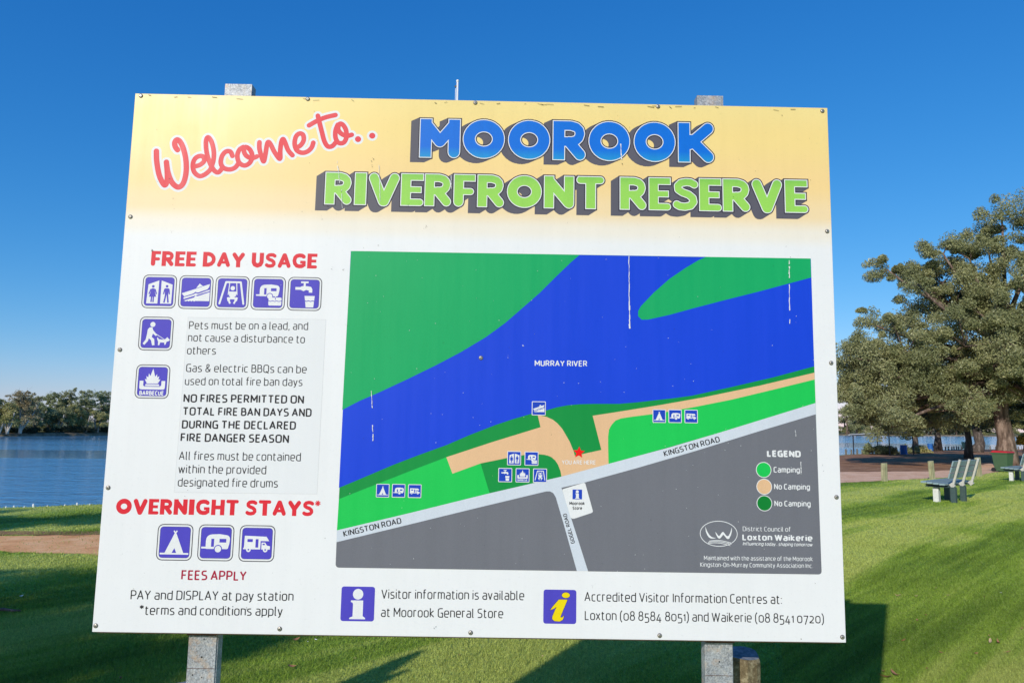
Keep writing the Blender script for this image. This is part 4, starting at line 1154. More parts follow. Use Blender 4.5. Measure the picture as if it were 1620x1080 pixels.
# heavy display letters: (natural width, strokes (points, width, start, end))
def ell(cx, cy, rx, ry, n=28): return [(cx + rx*math.cos(2*math.pi*k/n), cy + ry*math.sin(2*math.pi*k/n)) for k in range(n)]
DISP = {
 'M': (104, [([(16,0),(16,100)],32,'b','b'), ([(18,83),(52,42),(86,83)],31,'r','r'), ([(88,100),(88,16)],32,'b','r')]),
 'N': (93, [([(16,0),(16,100)],32,'b','b'), ([(19,82),(74,18)],32,'r','r'), ([(77,100),(77,16)],32,'b','r')]),
 'O': (108, [(ell(54,50,37,33.5),33,'o','o')]),
 'R': (85, [([(16,0),(16,100)],32,'b','b'), ([(16,87),(46,87),(60,83),(67,76),(69,67),(66,57),(59,50),(46,47),(16,47)],26,'b','b'), ([(42,46),(69,15)],30,'r','r')]),
 'K': (91, [([(16,0),(16,100)],32,'b','b'), ([(76,85),(30,46)],30,'r','r'), ([(34,56),(76,15)],30,'r','r')]),
 'I': (42, [([(21,0),(21,100)],38,'b','b')]),
 'V': (97, [([(17,84),(47,13)],32,'r','r'), ([(80,84),(50,13)],32,'r','r'), ([(40,8),(57,8)],16,'b','b')]),
 'E': (70, [([(16,0),(16,100)],32,'b','b'), ([(16,88.5),(70,88.5)],23,'b','b'), ([(16,50),(64,50)],21,'b','b'), ([(16,11.5),(59,11.5)],23,'b','r')]),
 'F': (67, [([(16,16),(16,100)],32,'r','b'), ([(16,88.5),(67,88.5)],23,'b','b'), ([(16,47),(52,47)],22,'b','r')]),
 'T': (87, [([(12,88),(74,88)],24,'r','r'), ([(44,88),(44,0)],33,'b','b'), ([(4,94),(20,94)],12,'b','b')]),
 'S': (80, [([(67,80),(56,86),(42,87),(26,84),(17,75),(18,64),(30,56),(50,49),(62,39),(64,27),(55,16),(38,12.5),(22,14),(13,19)],25,'r','r')]),
 'D': (90, [([(16,0),(16,100)],32,'b','b'), ([(16,86),(40,86),(60,79),(73,64),(76,50),(73,36),(60,21),(40,14),(16,14)],28,'b','b')]),
 'A': (96, [([(17,15),(46,85)],29,'r','r'), ([(79,15),(50,85)],29,'r','r'), ([(28,32),(68,32)],20,'b','b')]),
 'Y': (92, [([(17,84),(46,44)],30,'r','r'), ([(75,84),(46,44)],30,'r','r'), ([(46,48),(46,0)],31,'b','b')]),
 'U': (86, [([(16,100),(16,38),(24,22),(43,15),(62,22),(70,38),(70,100)],31,'b','b')]),
 'G': (96, [([(78,78),(66,85),(48,86),(30,82),(18,70),(14,50),(19,31),(32,18),(50,14),(66,15),(80,22)],28,'r','b'), ([(81,12),(81,50)],26,'b','b'), ([(54,42),(90,42)],20,'b','b')]),
 'H': (92, [([(16,0),(16,100)],31,'b','b'), ([(76,0),(76,100)],31,'b','b'), ([(16,50),(76,50)],26,'b','b')]),
}
def disp_polys(ch, x0, x1, yb, yt, d=0.0, shift=(0, 0)):
    W0, strokes = DISP[ch]
    H = yb - yt
    sy = H/100.0; sx = (x1-x0)/W0
    out = []
    for pts, w, c0, c1 in strokes:
        if c0 == 'o': ps = stroke(pts, w, d=d/sy, closed=True, nd=12)
        else: ps = stroke(pts, w, c0, c1, d/sy, nd=16)
        for p in ps:
            out.append([(x0 + (x + 0)*sx + shift[0], yb - y*sy + shift[1]) for x, y in p])
    return out
def display(art, glyphs, key, level, d): 
    for g in glyphs: art.polys(disp_polys(*g, d=d), key, level)

# title words
def title(glyphs, ink, name, ex):
    art = Art()
    allp = []
    for g in glyphs:
        n = 12
        for i in range(n + 1):
            allp += disp_polys(*g, d=3.2, shift=(ex[0]*i/n, ex[1]*i/n))
        vs, fs = union(allp[-(n + 1) * len(disp_polys(*g)):])
        # block shadow of each letter on its own level, so that neighbours may overlap
        art.tris(vs, fs, 'shade', 1 + 0.12 * glyphs.index(g))
    for i, g in enumerate(glyphs):
        # letters overlap their right-hand neighbour's shadow
        lv = 4 + 0.12 * i
        art.polys(disp_polys(*g, d=3.6), 'outline', lv)
    for i, g in enumerate(glyphs):
        art.polys(disp_polys(*g, d=0.0), 'white', 8)
        art.polys(disp_polys(*g, d=-3.0), ink, 9)
    return art.build(name, sign)

A = ART
EXTRA['title_blue'] = mat_grad('print_title_blue', by(212), by(66), (0.02, 0.30, 0.52, 1), (0.006, 0.15, 0.62, 1), [(0.10, (0.015, 0.25, 0.60, 1)), (0.30, (0.006, 0.15, 0.64, 1))])
EXTRA['title_green'] = mat_grad('print_title_green', by(370), by(245), (0.30, 0.62, 0.10, 1), (0.10, 0.40, 0.07, 1), [(0.6, (0.29, 0.60, 0.10, 1)), (0.78, (0.24, 0.55, 0.09, 1))])
title(A['title1'], 'title_blue', 'title_lettering', (-27.0, 13.0))
title(A['title2'], 'title_green', 'title_lettering', (-27.0, 18.0))

# script greeting
def smooth(pts, k=6):
    if len(pts) < 3: return pts
    out = []
    P_ = [pts[0]] + list(pts) + [pts[-1]]
    for i in range(1, len(P_) - 2):
        p0, p1, p2, p3 = P_[i-1], P_[i], P_[i+1], P_[i+2]
        for j in range(k):
            t = j/k
            out.append(tuple(0.5*((2*p1[c]) + (-p0[c]+p2[c])*t + (2*p0[c]-5*p1[c]+4*p2[c]-p3[c])*t*t + (-p0[c]+3*p1[c]-3*p2[c]+p3[c])*t**3) for c in (0, 1)))
    out.append(pts[-1])
    return out
art = Art()
wpol, rpol = [], []
for w, pts in A['script']:
    ww = w * 0.78
    q = smooth(pts)
    wpol += stroke(q, ww, 'r', 'r', 8.0, nd=14)
    rpol += stroke(q, ww, 'r', 'r', 0.0, nd=14)
art.polys(wpol, 'white', 1)
art.polys(rpol, 'red_script', 3)
art.build('greeting_lettering', sign)

# red headings
for text, x0, y0, x1, y1, cap in A['heads']:
    tot = sum(38 if c == ' ' else DISP[c][0] + 7 for c in text) - 7
    k = (x1 - x0) / tot
    x = x0
    art = Art()
    for c in text:
        if c == ' ': x += 38*k; continue
        w = DISP[c][0]*k
        yb = y0 + (y1 - y0)*((x - x0)/(x1 - x0))
        art.polys(disp_polys(c, x, x + w, yb, yb - cap, d=-0.5), 'red', 2)
        x += w + 7*k
    if 'STAYS' in text:
        ax, ay = A['ast']
        art.polys([seg((ax + 9*math.cos(a), ay + 9*math.sin(a)), (ax - 9*math.cos(a), ay - 9*math.sin(a)), 3.6) for a in (0.3, 1.1, 1.87, 2.66)], 'red', 2)
    art.build('heading_lettering', sign)

# body text
for sp in A['lines']:
    art = Art(); text_line(art, sp, 3); art.build('lettering', sign)

# paper-thin sticker behind the rules text
M_STICK = mat_print('sticker_vinyl', (0.715, 0.725, 0.74, 1), 0.5, 0.03).m
EXTRA['sticker'] = M_STICK
EXTRA['sticker_edge'] = mat_print('sticker_edge', (0.60, 0.60, 0.61, 1), 0.6, 0.1).m
st = A['sticker']
art = Art(); art.polys([st], 'sticker', 1.6)
for i in (0, 1, 2, 3): art.polys([seg(st[i], st[(i+1) % 4], 0.9)], 'sticker_edge', 1.9)
art.build('sticker', sign)

# map
mp = A['mp']
art = Art()
pr = rounded([(p[0], p[1], 12) for p in mp['panel']], 12, True, 6)
art.polys([pr], 'meadow', 1)
mapobj = art.build('map', sign)
def clipped(name, keys, key, level):
    art = Art()
    # keep inside the rounded outline of the map
    art.polys([mp[keys]], key, level)
    return art.build(name, mapobj)
clipped('river_area', 'river', 'river', 2)
clipped('park_area', 'far_bank', 'far_bank', 3)
clipped('park_area', 'island', 'far_bank', 3)
clipped('campsite_area', 'camp_left', 'camp', 3)
clipped('campsite_area', 'camp_right', 'camp', 3)
clipped('track_area', 'tan', 'tan', 4)
# roads and grey blocks, trimmed to the rounded bottom corners
def trim(poly):
    (lx, ly) = mp['panel'][3]; (rx, ry) = mp['panel'][2]
    out = []
    for p in poly:
        if abs(p[0]-lx) < 6 and abs(p[1]-ly) < 8: out += [(lx + 0.5, ly - 12), (lx + 3.5, ly - 4), (lx + 12, ly - 0.5)]
        elif abs(p[0]-rx) < 6 and abs(p[1]-ry) < 8: out += [(rx - 12, ry - 0.5), (rx - 3.5, ry - 3.5), (rx - 0.5, ry - 12)]
        else: out.append(p)
    return out
def order(poly, rev): return poly[::-1] if rev else poly
art = Art()
def gpoly(k):
    p = mp[k]
    res = trim(p)
    return res
r_ = mp['road']
# build in the drawn order; lower-left corner is met travelling right to left
def fix(poly):
    out = []
    n = len(poly)
    (lx, ly) = mp['panel'][3]; (rx, ry) = mp['panel'][2]
    for i, p in enumerate(poly):
        a, b = poly[i-1], poly[(i+1) % n]
        if (abs(p[0]-lx) < 6 and abs(p[1]-ly) < 8) or (abs(p[0]-rx) < 6 and abs(p[1]-ry) < 8):
            la = math.hypot(a[0]-p[0], a[1]-p[1]); lb = math.hypot(b[0]-p[0], b[1]-p[1])
            A_ = (p[0]+(a[0]-p[0])/la*12, p[1]+(a[1]-p[1])/la*12); B_ = (p[0]+(b[0]-p[0])/lb*12, p[1]+(b[1]-p[1])/lb*12)
            for j in range(7):
                t = j/6
                out.append((A_[0]*(1-t)**2 + 2*t*(1-t)*p[0] + B_[0]*t*t, A_[1]*(1-t)**2 + 2*t*(1-t)*p[1] + B_[1]*t*t))
        else: out.append(p)
    return out
art.polys([fix(mp['road'])], 'road', 5)
art.build('road_area', mapobj)
for k in ('grey_left', 'grey_right'):
    art = Art(); art.polys([fix(mp[k])], 'grey', 6)
    q = fix(mp[k])
    art.build('town_area', mapobj)
art = Art(); art.polys([rounded([(p[0], p[1]) for p in mp['card']], 4, True)], 'white', 7); art.build('shop_card', mapobj)
# star
sx_, sy_ = mp['you_star'][0]
pts = []
for i in range(10):
    r = 20 if i % 2 == 0 else 9.2
    a = -math.pi/2 + math.pi*i/5 + 0.06
    pts.append((sx_ + r*math.cos(a), sy_ + r*math.sin(a)))
art = Art(); art.polys([pts], 'star', 8); art.build('star_marker', mapobj)
for (c, key) in A['circ']:
    art = Art()
    art.polys([disc(c[0], c[1], 25.5, 40)], 'white', 7)
    art.polys([disc(c[0], c[1], 23.4, 40)], key, 8)
    art.build('legend_dot', mapobj)
for sp in A['maplines']:
    art = Art(); text_line(art, sp, 9); art.build('map_lettering', mapobj)
# council emblem: ring, two swooping letters over waves
c, rx_, ty_ = A['logo']
RX, RY = rx_[0]-c[0], c[1]-ty_[1]
art = Art()
art.polys(stroke(ell(c[0], c[1], RX, RY, 44), 2.0, closed=True, nd=6), 'white', 8)
def lg(pts): return [(c[0] + (x-302)/226*RX, c[1] + (y-260)/154*RY) for x, y in pts]
art.polys([lg([(138,172),(150,205),(165,240),(190,280),(215,302),(245,310),(270,313),(240,320),(205,320),(180,305),(160,275),(145,235)])], 'white', 8)
art.polys([lg([(258,235),(275,255),(295,283),(308,290),(320,275),(340,245),(355,235),(370,250),(390,280),(408,290),(425,280),(445,240),(462,180),(463,225),(450,275),(430,315),(412,325),(395,315),(372,285),(357,270),(345,285),(325,312),(307,320),(290,310),(272,275)])], 'white', 8)
for dy, x0_, x1_ in ((0, 185, 460), (14, 172, 455), (30, 165, 440)):
    q = [(x0_ + (x1_-x0_)*t, 352 + dy - 16*math.sin(t*math.pi*1.15) + 14*t) for t in [i/10 for i in range(11)]]
    art.polys(stroke(lg(q), 1.8, nd=6), 'white', 8)
art.build('council_emblem', mapobj)

# --- pictograms: 100 x 100 drawing, y down ---
def rr(x0, y0, x1, y1, r): return rounded([(x0, y0, r), (x1, y0, r), (x1, y1, r), (x0, y1, r)], r, True, 5)
def rect(x0, y0, x1, y1): return [(x0, y0), (x1, y0), (x1, y1), (x0, y1)]
def line(pts, w, cap='b'): return stroke(pts, w, cap, cap, nd=10)
def caravan_body(dx, dy, s):
    T = lambda P_: [(dx + x*s, dy + y*s) for x, y in P_]
    W_ = [T(rounded([(22,27,16),(60,25,4),(89,29,18),(89,48,10),(84,66,3),(22,66,2)], 8, True))]
    W_ += [T(rect(10, 60, 52, 65))]
    B_ = [T(rect(37, 38, 45, 60)), T(rect(60, 38, 79, 48)), T(disc(57, 66, 11.5, 20))]
    W2_ = [T(disc(57, 66, 9, 20))]
    return W_, B_, W2_
def flame(s=1.0):
    return [[(50,12),(54,26),(57,36),(62,28),(63,38),(69,34),(67,44),(73,43),(66,56),(34,56),(27,43),(33,44),(31,34),(37,38),(38,26),(43,34),(46,24)]]
def picto(n):
    """(white shapes, blue details, white again)"""
    if n == 'toilets':
        W_ = [[(17,29),(48,17),(47,86),(14,86)], [(55,17),(88,29),(87,86),(55,86)]]
        B_ = [disc(31.5, 35, 4), [(27,41),(36,41),(38,52),(42,66),(21,66),(25,52)]] + line([(25.5,43),(20.5,58)],3.4) + line([(37.5,43),(42.5,58)],3.4) + line([(29,64),(28,82)],4) + line([(34,64),(34,82)],4)
        B_ += [disc(72, 34, 4), [(66,40),(78,40),(77,60),(67,60)]] + line([(66,42),(63,58)],3.4) + line([(78,42),(80.5,58)],3.4) + line([(70,58),(66,83)],4.6) + line([(74.5,58),(78,83)],4.6)
        return W_, B_, []
    if n == 'ramp':
        W_ = [[(9,54),(49,40),(60,24),(70,32),(90,25),(88,35),(83,41),(56,51),(49,49),(43,54),(17,63)], [(15,66),(44,57),(50,53),(57,55),(90,42),(91,46),(16,71)],
              [(15,76),(46,66),(50,60),(56,62),(91,49),(91,76),(50,76),(47,78),(43,75.5),(39,78),(35,75.5),(31,78),(27,75.5),(23,78),(19,76)]]
        B_ = line([(16,64.5),(43,56),(49,51.5),(56,53.5),(84,43)],1.6) + line([(48,39.8),(68,32.5)],1.4)
        return W_, B_, []
    if n == 'swing':
        W_ = line([(15,82),(31,18),(74,18),(85,82)],5.5,'r') + line([(42,18),(39,56)],2.6) + line([(62,18),(65,56)],2.6) + [disc(51.5, 36, 6.5, 18)]
        W_ += [[(40,46),(64,46),(61,62),(68,64),(66,74),(60,76),(60,71),(44,71),(44,76),(38,74),(36,64),(43,62)]] + line([(42,72),(46,82)],5) + line([(62,72),(57,82)],5)
        B_ = line([(46,70),(58,70)],2) + [disc(43, 62, 1.8), disc(60, 62, 1.8)]
        return W_, B_, []
    if n == 'dump':
        W_, B_, W2_ = caravan_body(6, 2, 0.86)
        W2_ = W2_ + line([(72,44),(72,64)],2.4) + [rr(52, 62, 90, 86, 4)]
        B2 = [[(52,71),(58,73),(64,71),(70,73),(76,71),(82,73),(90,71),(90,73),(82,75),(76,73),(70,75),(64,73),(58,75),(52,73)]] + line([(72,62),(72,69)],2)
        return W_, B_, W2_, B2
    if n == 'tap':
        W_ = [rect(38, 13, 60, 18), rect(46, 17, 52, 28), [(42,27),(56,27),(68,29),(72,36),(72,46),(62,46),(62,40),(54,38),(46,42),(38,38),(22,38),(22,30),(36,30)],
              [(50,56),(80,56),(77,90),(55,90)]]
        B_ = [[(50,69),(56,71),(62,69),(68,71),(74,69),(80,71),(80,73.5),(74,71.5),(68,73.5),(62,71.5),(56,73.5),(50,71.5)]]
        return W_, B_, []
    if n == 'dog':
        W_ = [disc(39, 23, 7.5, 18), [(30,32),(38,31),(41,40),(50,50),(54,54),(50,57),(41,50),(38,60),(46,66),(48,84),(41,85),(37,70),(30,64),(28,72),(18,84),(13,80),(21,68),(24,50),(25,38)]]
        W_ += line([(50,51),(84,72)],1.6) + [[(56,60),(59,66),(76,68),(84,60),(88,64),(92,68),(88,72),(83,73),(80,82),(77,83),(76,76),(64,76),(62,84),(58,84),(58,74),(54,64)]]
        return W_, [], []
    if n == 'bbq':
        W_ = flame() + line([(18,48),(18,68),(82,68),(82,48)],11,'b') + [rect(30, 58, 70, 62)]
        B_ = line([(27,54),(27,64.5),(73,64.5),(73,54)],1.6)
        return W_, B_, []
    if n == 'tent':
        W_ = [[(50,22),(55,30),(76,80),(23,80),(46,30)], rect(10, 79, 90, 83.5)] + line([(46,18),(54,31)],3.4) + line([(55,18),(47,31)],3.4)
        B_ = [[(50,66),(56,79),(43,79)]]
        return W_, B_, []
    if n == 'caravan':
        return caravan_body(0, 1, 1.0)
    if n == 'motorhome':
        W_ = [[(15,29),(76,31),(84,43),(60,43),(60,65),(14,65)], [(63,47),(73,47),(78,55),(87,57),(87,66),(63,66)], rect(12, 62, 60, 66), disc(27, 67, 6.5, 18), disc(74, 67, 6.5, 18)]
        B_ = [rect(23, 38, 38, 46), rect(46, 38, 54, 61), rect(66, 50, 72, 54), disc(27, 67, 2.4), disc(74, 67, 2.4)]
        return W_, B_, []
    if n == 'info':
        return [disc(50, 22, 15.5, 28), [(30,40),(66,40),(66,85),(73,90),(74,94),(26,94),(27,90),(36,86),(36,50),(34,46),(29,45)]], [], []
    if n == 'info_yellow':
        return [[(54+12*math.cos(a)+14, 16+8*math.sin(a)) for a in [2*math.pi*k/24 for k in range(24)]],
                [(47,29),(73,29),(54,74),(52,80),(56,82),(63,76),(59,88),(50,93),(34,92),(27,86),(28,78),(40,50),(32,56),(21,60),(30,48)]], [], []

def pictogram(n, cx, cy, size, kind, parent, base):
    art = Art()
    T = lambda polys: [[(cx + (x-50)/100*size, cy + (y-50)/100*size) for x, y in p] for p in polys]
    blue = 'pic_blue' if kind != 'map' else 'map_icon_blue'
    if kind == 'big':
        art.polys(T([rr(0, 0, 100, 100, 17)]), 'outline', base)
        art.polys(T([rr(2.4, 2.4, 97.6, 97.6, 15)]), 'white', base + 1)
        art.polys(T([rr(7, 7, 93, 93, 10)]), 'outline', base + 1.5)
        art.polys(T([rr(7.8, 7.8, 92.2, 92.2, 9)]), blue, base + 2)
    elif kind == 'map':
        art.polys(T([rr(0, 0, 100, 100, 6)]), 'white', base)
        art.polys(T([rect(5, 5, 95, 95)]), blue, base + 2)
    else:
        art.polys(T([rr(0, 0, 100, 100, 8 if size > 60 else 2)]), blue if size > 60 else 'map_icon_blue', base + 2)
    r = picto(n)
    key = 'yellow' if n == 'info_yellow' else 'white'
    if n == 'info_yellow':
        grow = []
        for p in r[0]: grow += stroke(p, 2.2, closed=True, nd=6)
        art.polys(T(grow), 'outline', base + 2.6)
    art.polys(T(r[0]), key, base + 3)
    if r[1]: art.polys(T(r[1]), blue, base + 4)
    if r[2]: art.polys(T(r[2]), key, base + 5)
    if len(r) > 3: art.polys(T(r[3]), blue, base + 6)
    if n == 'bbq':
        sc = size/100
        text_line(art, ("BARBECUE", cx - 35*sc, cy + 40.5*sc, cx + 35*sc, cy + 40.5*sc, 13*sc, 0.2, 'white', 0), base + 4)
    return art.build('pictogram', parent)
for n, cx, cy, size, kind in A['pics']:
    on_map = kind == 'map' or size < 60
    pictogram(n, cx, cy, size, kind, mapobj if on_map else sign, 10 if on_map else 1)

# scratches, bird droppings and specks on the face: uncountable small marks
art = Art()
r2 = random.Random(3)
for a, b, w, _ in A['streaks']:
    n = 9
    for i in range(n):
        t0, t1 = i/n, (i+1.0)/n
        if r2.random() < 0.12: continue
        p = (a[0] + (b[0]-a[0])*t0 + r2.uniform(-.6, .6), a[1] + (b[1]-a[1])*t0)
        q = (a[0] + (b[0]-a[0])*t1 + r2.uniform(-1, 1), a[1] + (b[1]-a[1])*t1)
        art.polys([seg(p, q, w*r2.uniform(0.3, 1.0))], 'white', 22)
for i in range(150):
    x, y = r2.uniform(520, 2330), r2.uniform(520, 1600)
    art.polys([disc(x, y, r2.uniform(0.5, 1.3), 5)], 'white', 22)
o = art.build('bird_dropping_marks', sign); o['kind'] = 'stuff'
art = Art()
for x, y in A['specks']:
    for j in range(r2.choice([1, 1, 2, 3])):
        xx, yy = x + r2.uniform(-4, 4), y + j*r2.uniform(2, 6)
        art.polys([[(xx + r2.uniform(-2.6, 2.6), yy + r2.uniform(-3.4, 3.4)) for _ in range(3)]], 'speck', 23)
for i in range(60):
    x, y = r2.uniform(20, 2380), r2.uniform(20, 1770)
    art.polys([disc(x, y, r2.uniform(0.6, 1.2), 5)], 'speck', 23)
for i in range(26):
    x = r2.uniform(30, 2370)
    art.polys([seg((x, 8 + r2.uniform(-3, 6)), (x + r2.uniform(6, 26), 9 + r2.uniform(-3, 6)), r2.uniform(0.8, 2))], 'speck', 23)
o = art.build('dirt_specks', sign); o['kind'] = 'stuff'

# screws with washers
mb = MB()
n = 16
prof = [(0.0072, 0.0), (0.0072, 0.0012), (0.0056, 0.0016), (0.0052, 0.0030), (0.0032, 0.0038)]
base_v = MB(); base_v.lathe((0, 0, 0), prof, n)
base_v.mi = [1]*n*2 + [0]*(len(base_v.f) - 2*n)
first = None
for x, y in A['screws']:
    if first is None:
        first = base_v.build('screw', [M_SCREW, M_SCREW_DK], sign)
        sl = MB(); sl.box((-0.0026, -0.0006, 0.0038), (0.0026, 0.0006, 0.0040)).box((-0.0006, -0.0026, 0.0040), (0.0006, 0.0026, 0.0042))
        sm = sl.build('screw_slot', M_HOLE, first)
        s = first
    else:
        s = copy_tree(first, sign)
    s.location = (bx(x), by(y), 0.0003)
    s.rotation_euler = (0, 0, random.uniform(0, 1.5))

# galvanised posts behind the sheet, in sign coordinates (x right, y up, z to the viewer)
def post(xc, w, top, name='post'):
    mb = MB()
    z1, z0 = -0.042, -0.082
    t = 0.004
    x0, x1 = xc - w/2, xc + w/2
    # hollow section: four walls so that the open top reads
    for (a0, a1, b0, b1) in ((x0, x1, z1 - t, z1), (x0, x1, z0, z0 + t), (x0, x0 + t, z0 + t, z1 - t), (x1 - t, x1, z0 + t, z1 - t)):
        mb.box((a0, -0.3, b0), (a1, top, b1))
    o = mb.build(name, M_GALV, sign)
    return o
def sx_of(px_world_x): return px_world_x - org.x
XL, XR = -0.863, 0.803
post_l = post(XL, 0.094, by(-62))
post_r = post(XR, 0.092, by(-56))
for p_, xc in ((post_l, XL), (post_r, XR)):
    MB().box((xc - 0.046, by(1799), -0.0415), (xc + 0.046, by(1791), -0.02)).build('packer', M_RUST, p_)
    # cover plates screwed on below the sheet, with holes and a bolt head
    mb = MB(); mb.box((xc - 0.046, 0.30, -0.0415), (xc + 0.044, by(1800), -0.0375))
    cp = mb.build('cover_plate', M_GALV, p_, bevel=0.0015)
    mb = MB(); mb.box((xc - 0.0455, by(1906), -0.0374), (xc + 0.0435, by(1904.4), -0.0370)); mb.build('plate_seam', M_RUST, p_)
    for dx, yy, rad in ((0.004, 1814, 0.0022), (0.0, 1870, 0.0028), (-0.026, 1925, 0.0026), (0.004, 1932, 0.002)) if xc < 0 else ((0.0, 1862, 0.0026), (0.012, 1945, 0.002)):
        mb = MB(); mb.lathe((xc + dx, by(yy), -0.0373), [(rad*2.6, 0), (rad*2.6, 0.0004)], 12).lathe((xc + dx, by(yy), -0.0368), [(rad, 0), (rad, 0.0004)], 10, 1)
        mb.build('bolt_hole', [M_GALV, M_HOLE], p_)
# round log stumps that carry the posts
def log(xc, zc, r, top, nm='log'):
    mb = MB(); n = 22
    jag = [random.uniform(-0.003, 0.003) for _ in range(n)]
    ring = lambda y, s, k=1: [(xc + (r*s + jag[i]*k)*math.cos(2*math.pi*i/n), y + (0.006*math.sin(2*math.pi*i/n*2) if k else 0), zc - (r*s + jag[i]*k)*math.sin(2*math.pi*i/n)) for i in range(n)]
    rings = [ring(-0.3, 1.05), ring(0.3, 1.02), ring(top - 0.012, 1.0), ring(top, 0.94)]
    v = [p for rg in rings for p in rg]
    f = [(j*n+i, j*n+(i+1) % n, (j+1)*n+(i+1) % n, (j+1)*n+i) for j in range(3) for i in range(n)] + [tuple(3*n + i for i in range(n))]
    mb.raw(v, f); mb.mi = [0]*3*n + [1]
    return mb.build(nm, [M_LOG, M_LOGEND], sign)
log(0.917, -0.215, 0.076, 0.883, 'log_stump')
log(-0.972, -0.175, 0.078, 0.758, 'log_stump')

# ------------------------------------------------------------------ flagpole behind the sign
fp = empty('flagpole', (-1.646, 20.0, gz(20)))
tag(fp, 'slim white pole whose tip shows above the top edge of the sign', 'flagpole')
M_WHITE = aged('white_paint', (0.82, 0.82, 0.80, 1), 0.35, 0.05)
MB().tube([(0, 0, 0), (0, 0, 6), (0, 0, 11.62)], [0.045, 0.036, 0.027], 14).build('pole', M_WHITE, fp, smooth=True)
MB().lathe((0, 0, 11.60), [(0.012, 0), (0.036, 0.02), (0.042, 0.045), (0.034, 0.07), (0.012, 0.085)], 14).build('ball_cap', M_WHITE, fp, smooth=True)
MB().tube([(-0.055, 0, 1.2), (-0.055, 0, 11.42)], [0.007, 0.007], 6).build('halyard', M_WHITE, fp)
mbp = MB(); mbp.lathe((0, 0, 0), [(0.03, -0.012), (0.034, 0), (0.03, 0.012)], 12)
pl = mbp.build('pulley', M_SCREW_DK, fp); pl.location = (-0.05, 0, 11.48); pl.rotation_euler = (math.pi/2, 0, 0)

# ------------------------------------------------------------------ benches
M_SLAT = aged('grey_green_slat_paint', (0.25, 0.34, 0.35, 1), 0.55, 0.18, 14, 0.4, 0.15)
M_LEG_W = aged('white_weathered_paint', (0.66, 0.66, 0.60, 1), 0.6, 0.2, 25, 0.3, 0.2)
M_LEG_G = aged('dark_green_post_paint', (0.05, 0.085, 0.08, 1), 0.5, 0.25, 18)
M_CREAM = aged('cream_support_paint', (0.50, 0.49, 0.43, 1), 0.65, 0.25, 30, 0.3, 0.2)
def make_bench(loc, rz, label):
    """local frame: +X along the seat, +Y towards the front of the seat"""
    r = empty('park_bench', loc, rz)
    tag(r, label, 'bench', 'benches on the lawn')
    L = 1.85
    for i in range(4):      # seat slats
        y = 0.06 + i*0.142
        MB().box((-0.22, y, 0.43 + 0.012*i), (L, y + 0.128, 0.475 + 0.012*i)).build('seat_slat', M_SLAT, r, bevel=0.004)
    back_dir = Vector((0, -0.30, 1)).normalized()
    for i in range(3):      # back slats
        c = Vector((0, -0.03, 0.56)) + back_dir*(0.11 + i*0.158)
        mt = Matrix.Translation(c) @ Matrix.Rotation(math.radians(16.5), 4, 'X')
        MB().box((-0.22, 0.0, -0.07), (L, 0.032, 0.07), mt).build('back_slat', M_SLAT, r, bevel=0.004)
    for x in (0.10, 0.82, 1.54):
        a = Vector((x, 0.0, 0.40)); b = a + back_dir*0.70
        MB().bar(a + Vector((0, -0.02, 0)), b + Vector((0, -0.02, 0)), 0.065, 0.05).build('back_support', M_CREAM, r, bevel=0.004)
        MB().bar(Vector((x, -0.05, 0.385)), Vector((x, 0.02, 0.47)), 0.085, 0.09).build('bracket', M_CREAM, r)
        MB().box((x - 0.03, -0.02, 0.385), (x + 0.03, 0.60, 0.428)).build('cross_rail', M_LEG_G, r)
    for x in (0.10, 0.82):
        MB().box((x - 0.065, -0.09, -0.2), (x + 0.065, 0.03, 0.384)).build('leg', M_LEG_G, r, bevel=0.006)
    lg_ = MB().box((-0.05, 0.27, -0.2), (0.10, 0.40, 0.36)).build('leg', M_LEG_W, r, bevel=0.006); lg_['label'] = 'white painted leg'
    lg_ = MB().box((0.755, 0.27, -0.2), (0.885, 0.40, 0.384)).build('leg', M_LEG_G, r, bevel=0.006)
    MB().box((-0.14, 0.02, 0.375), (0.3, 0.55, 0.384)).build('base_rail', M_LEG_G, r)
    return r
def rot_for(deg): return math.radians(90 - deg)
b1 = make_bench((11.02, 18.55, gz(18.6)), math.radians(42), 'grey green slatted park bench nearer the sign with white front leg')
b2 = copy_tree(b1); b2.location = (19.35, 28.0, gz(28))
b2['label'] = 'second slatted park bench farther off, cut by the right edge of the photo'

# ------------------------------------------------------------------ bollards by the gravel path
BOL = [(13.64, 27.0, 0.67, 0.16, 'leftmost square timber bollard beside the gravel path'), (16.25, 28.5, 0.72, 0.155, 'leaning square timber bollard left of the near bench, by the gravel path'),
       (19.77, 31.2, 0.80, 0.17, 'square timber bollard just right of the near bench back'), (10.2, 24.6, 0.68, 0.16, 'timber bollard hidden behind the sign beside the gravel path'),
       (25.2, 36.0, 0.72, 0.16, 'timber bollard by the gravel path behind the second bench')]
proto = None
for i, (x, y, h, w, lab) in enumerate(BOL):
    mb = MB(); ww = w/2
    mb.raw([(-ww, -ww, -0.2), (ww, -ww, -0.2), (ww, ww, -0.2), (-ww, ww, -0.2), (-ww*.96, -ww*.96, h - .012), (ww*.96, -ww*.96, h), (ww*.96, ww*.96, h - .004), (-ww*.96, ww*.96, h - .015)],
           [(0,3,2,1),(4,5,6,7),(0,1,5,4),(1,2,6,5),(2,3,7,6),(3,0,4,7)])
    o = mb.build('bollard', M_PINE, bevel=0.008)
    o.location = (x, y, gz(y)); o.rotation_euler = (0, math.radians((1.5, -4.5, -3.0, 0, 1)[i]), math.radians(25))
    tag(o, lab, 'bollard', 'timber bollards along the gravel path')

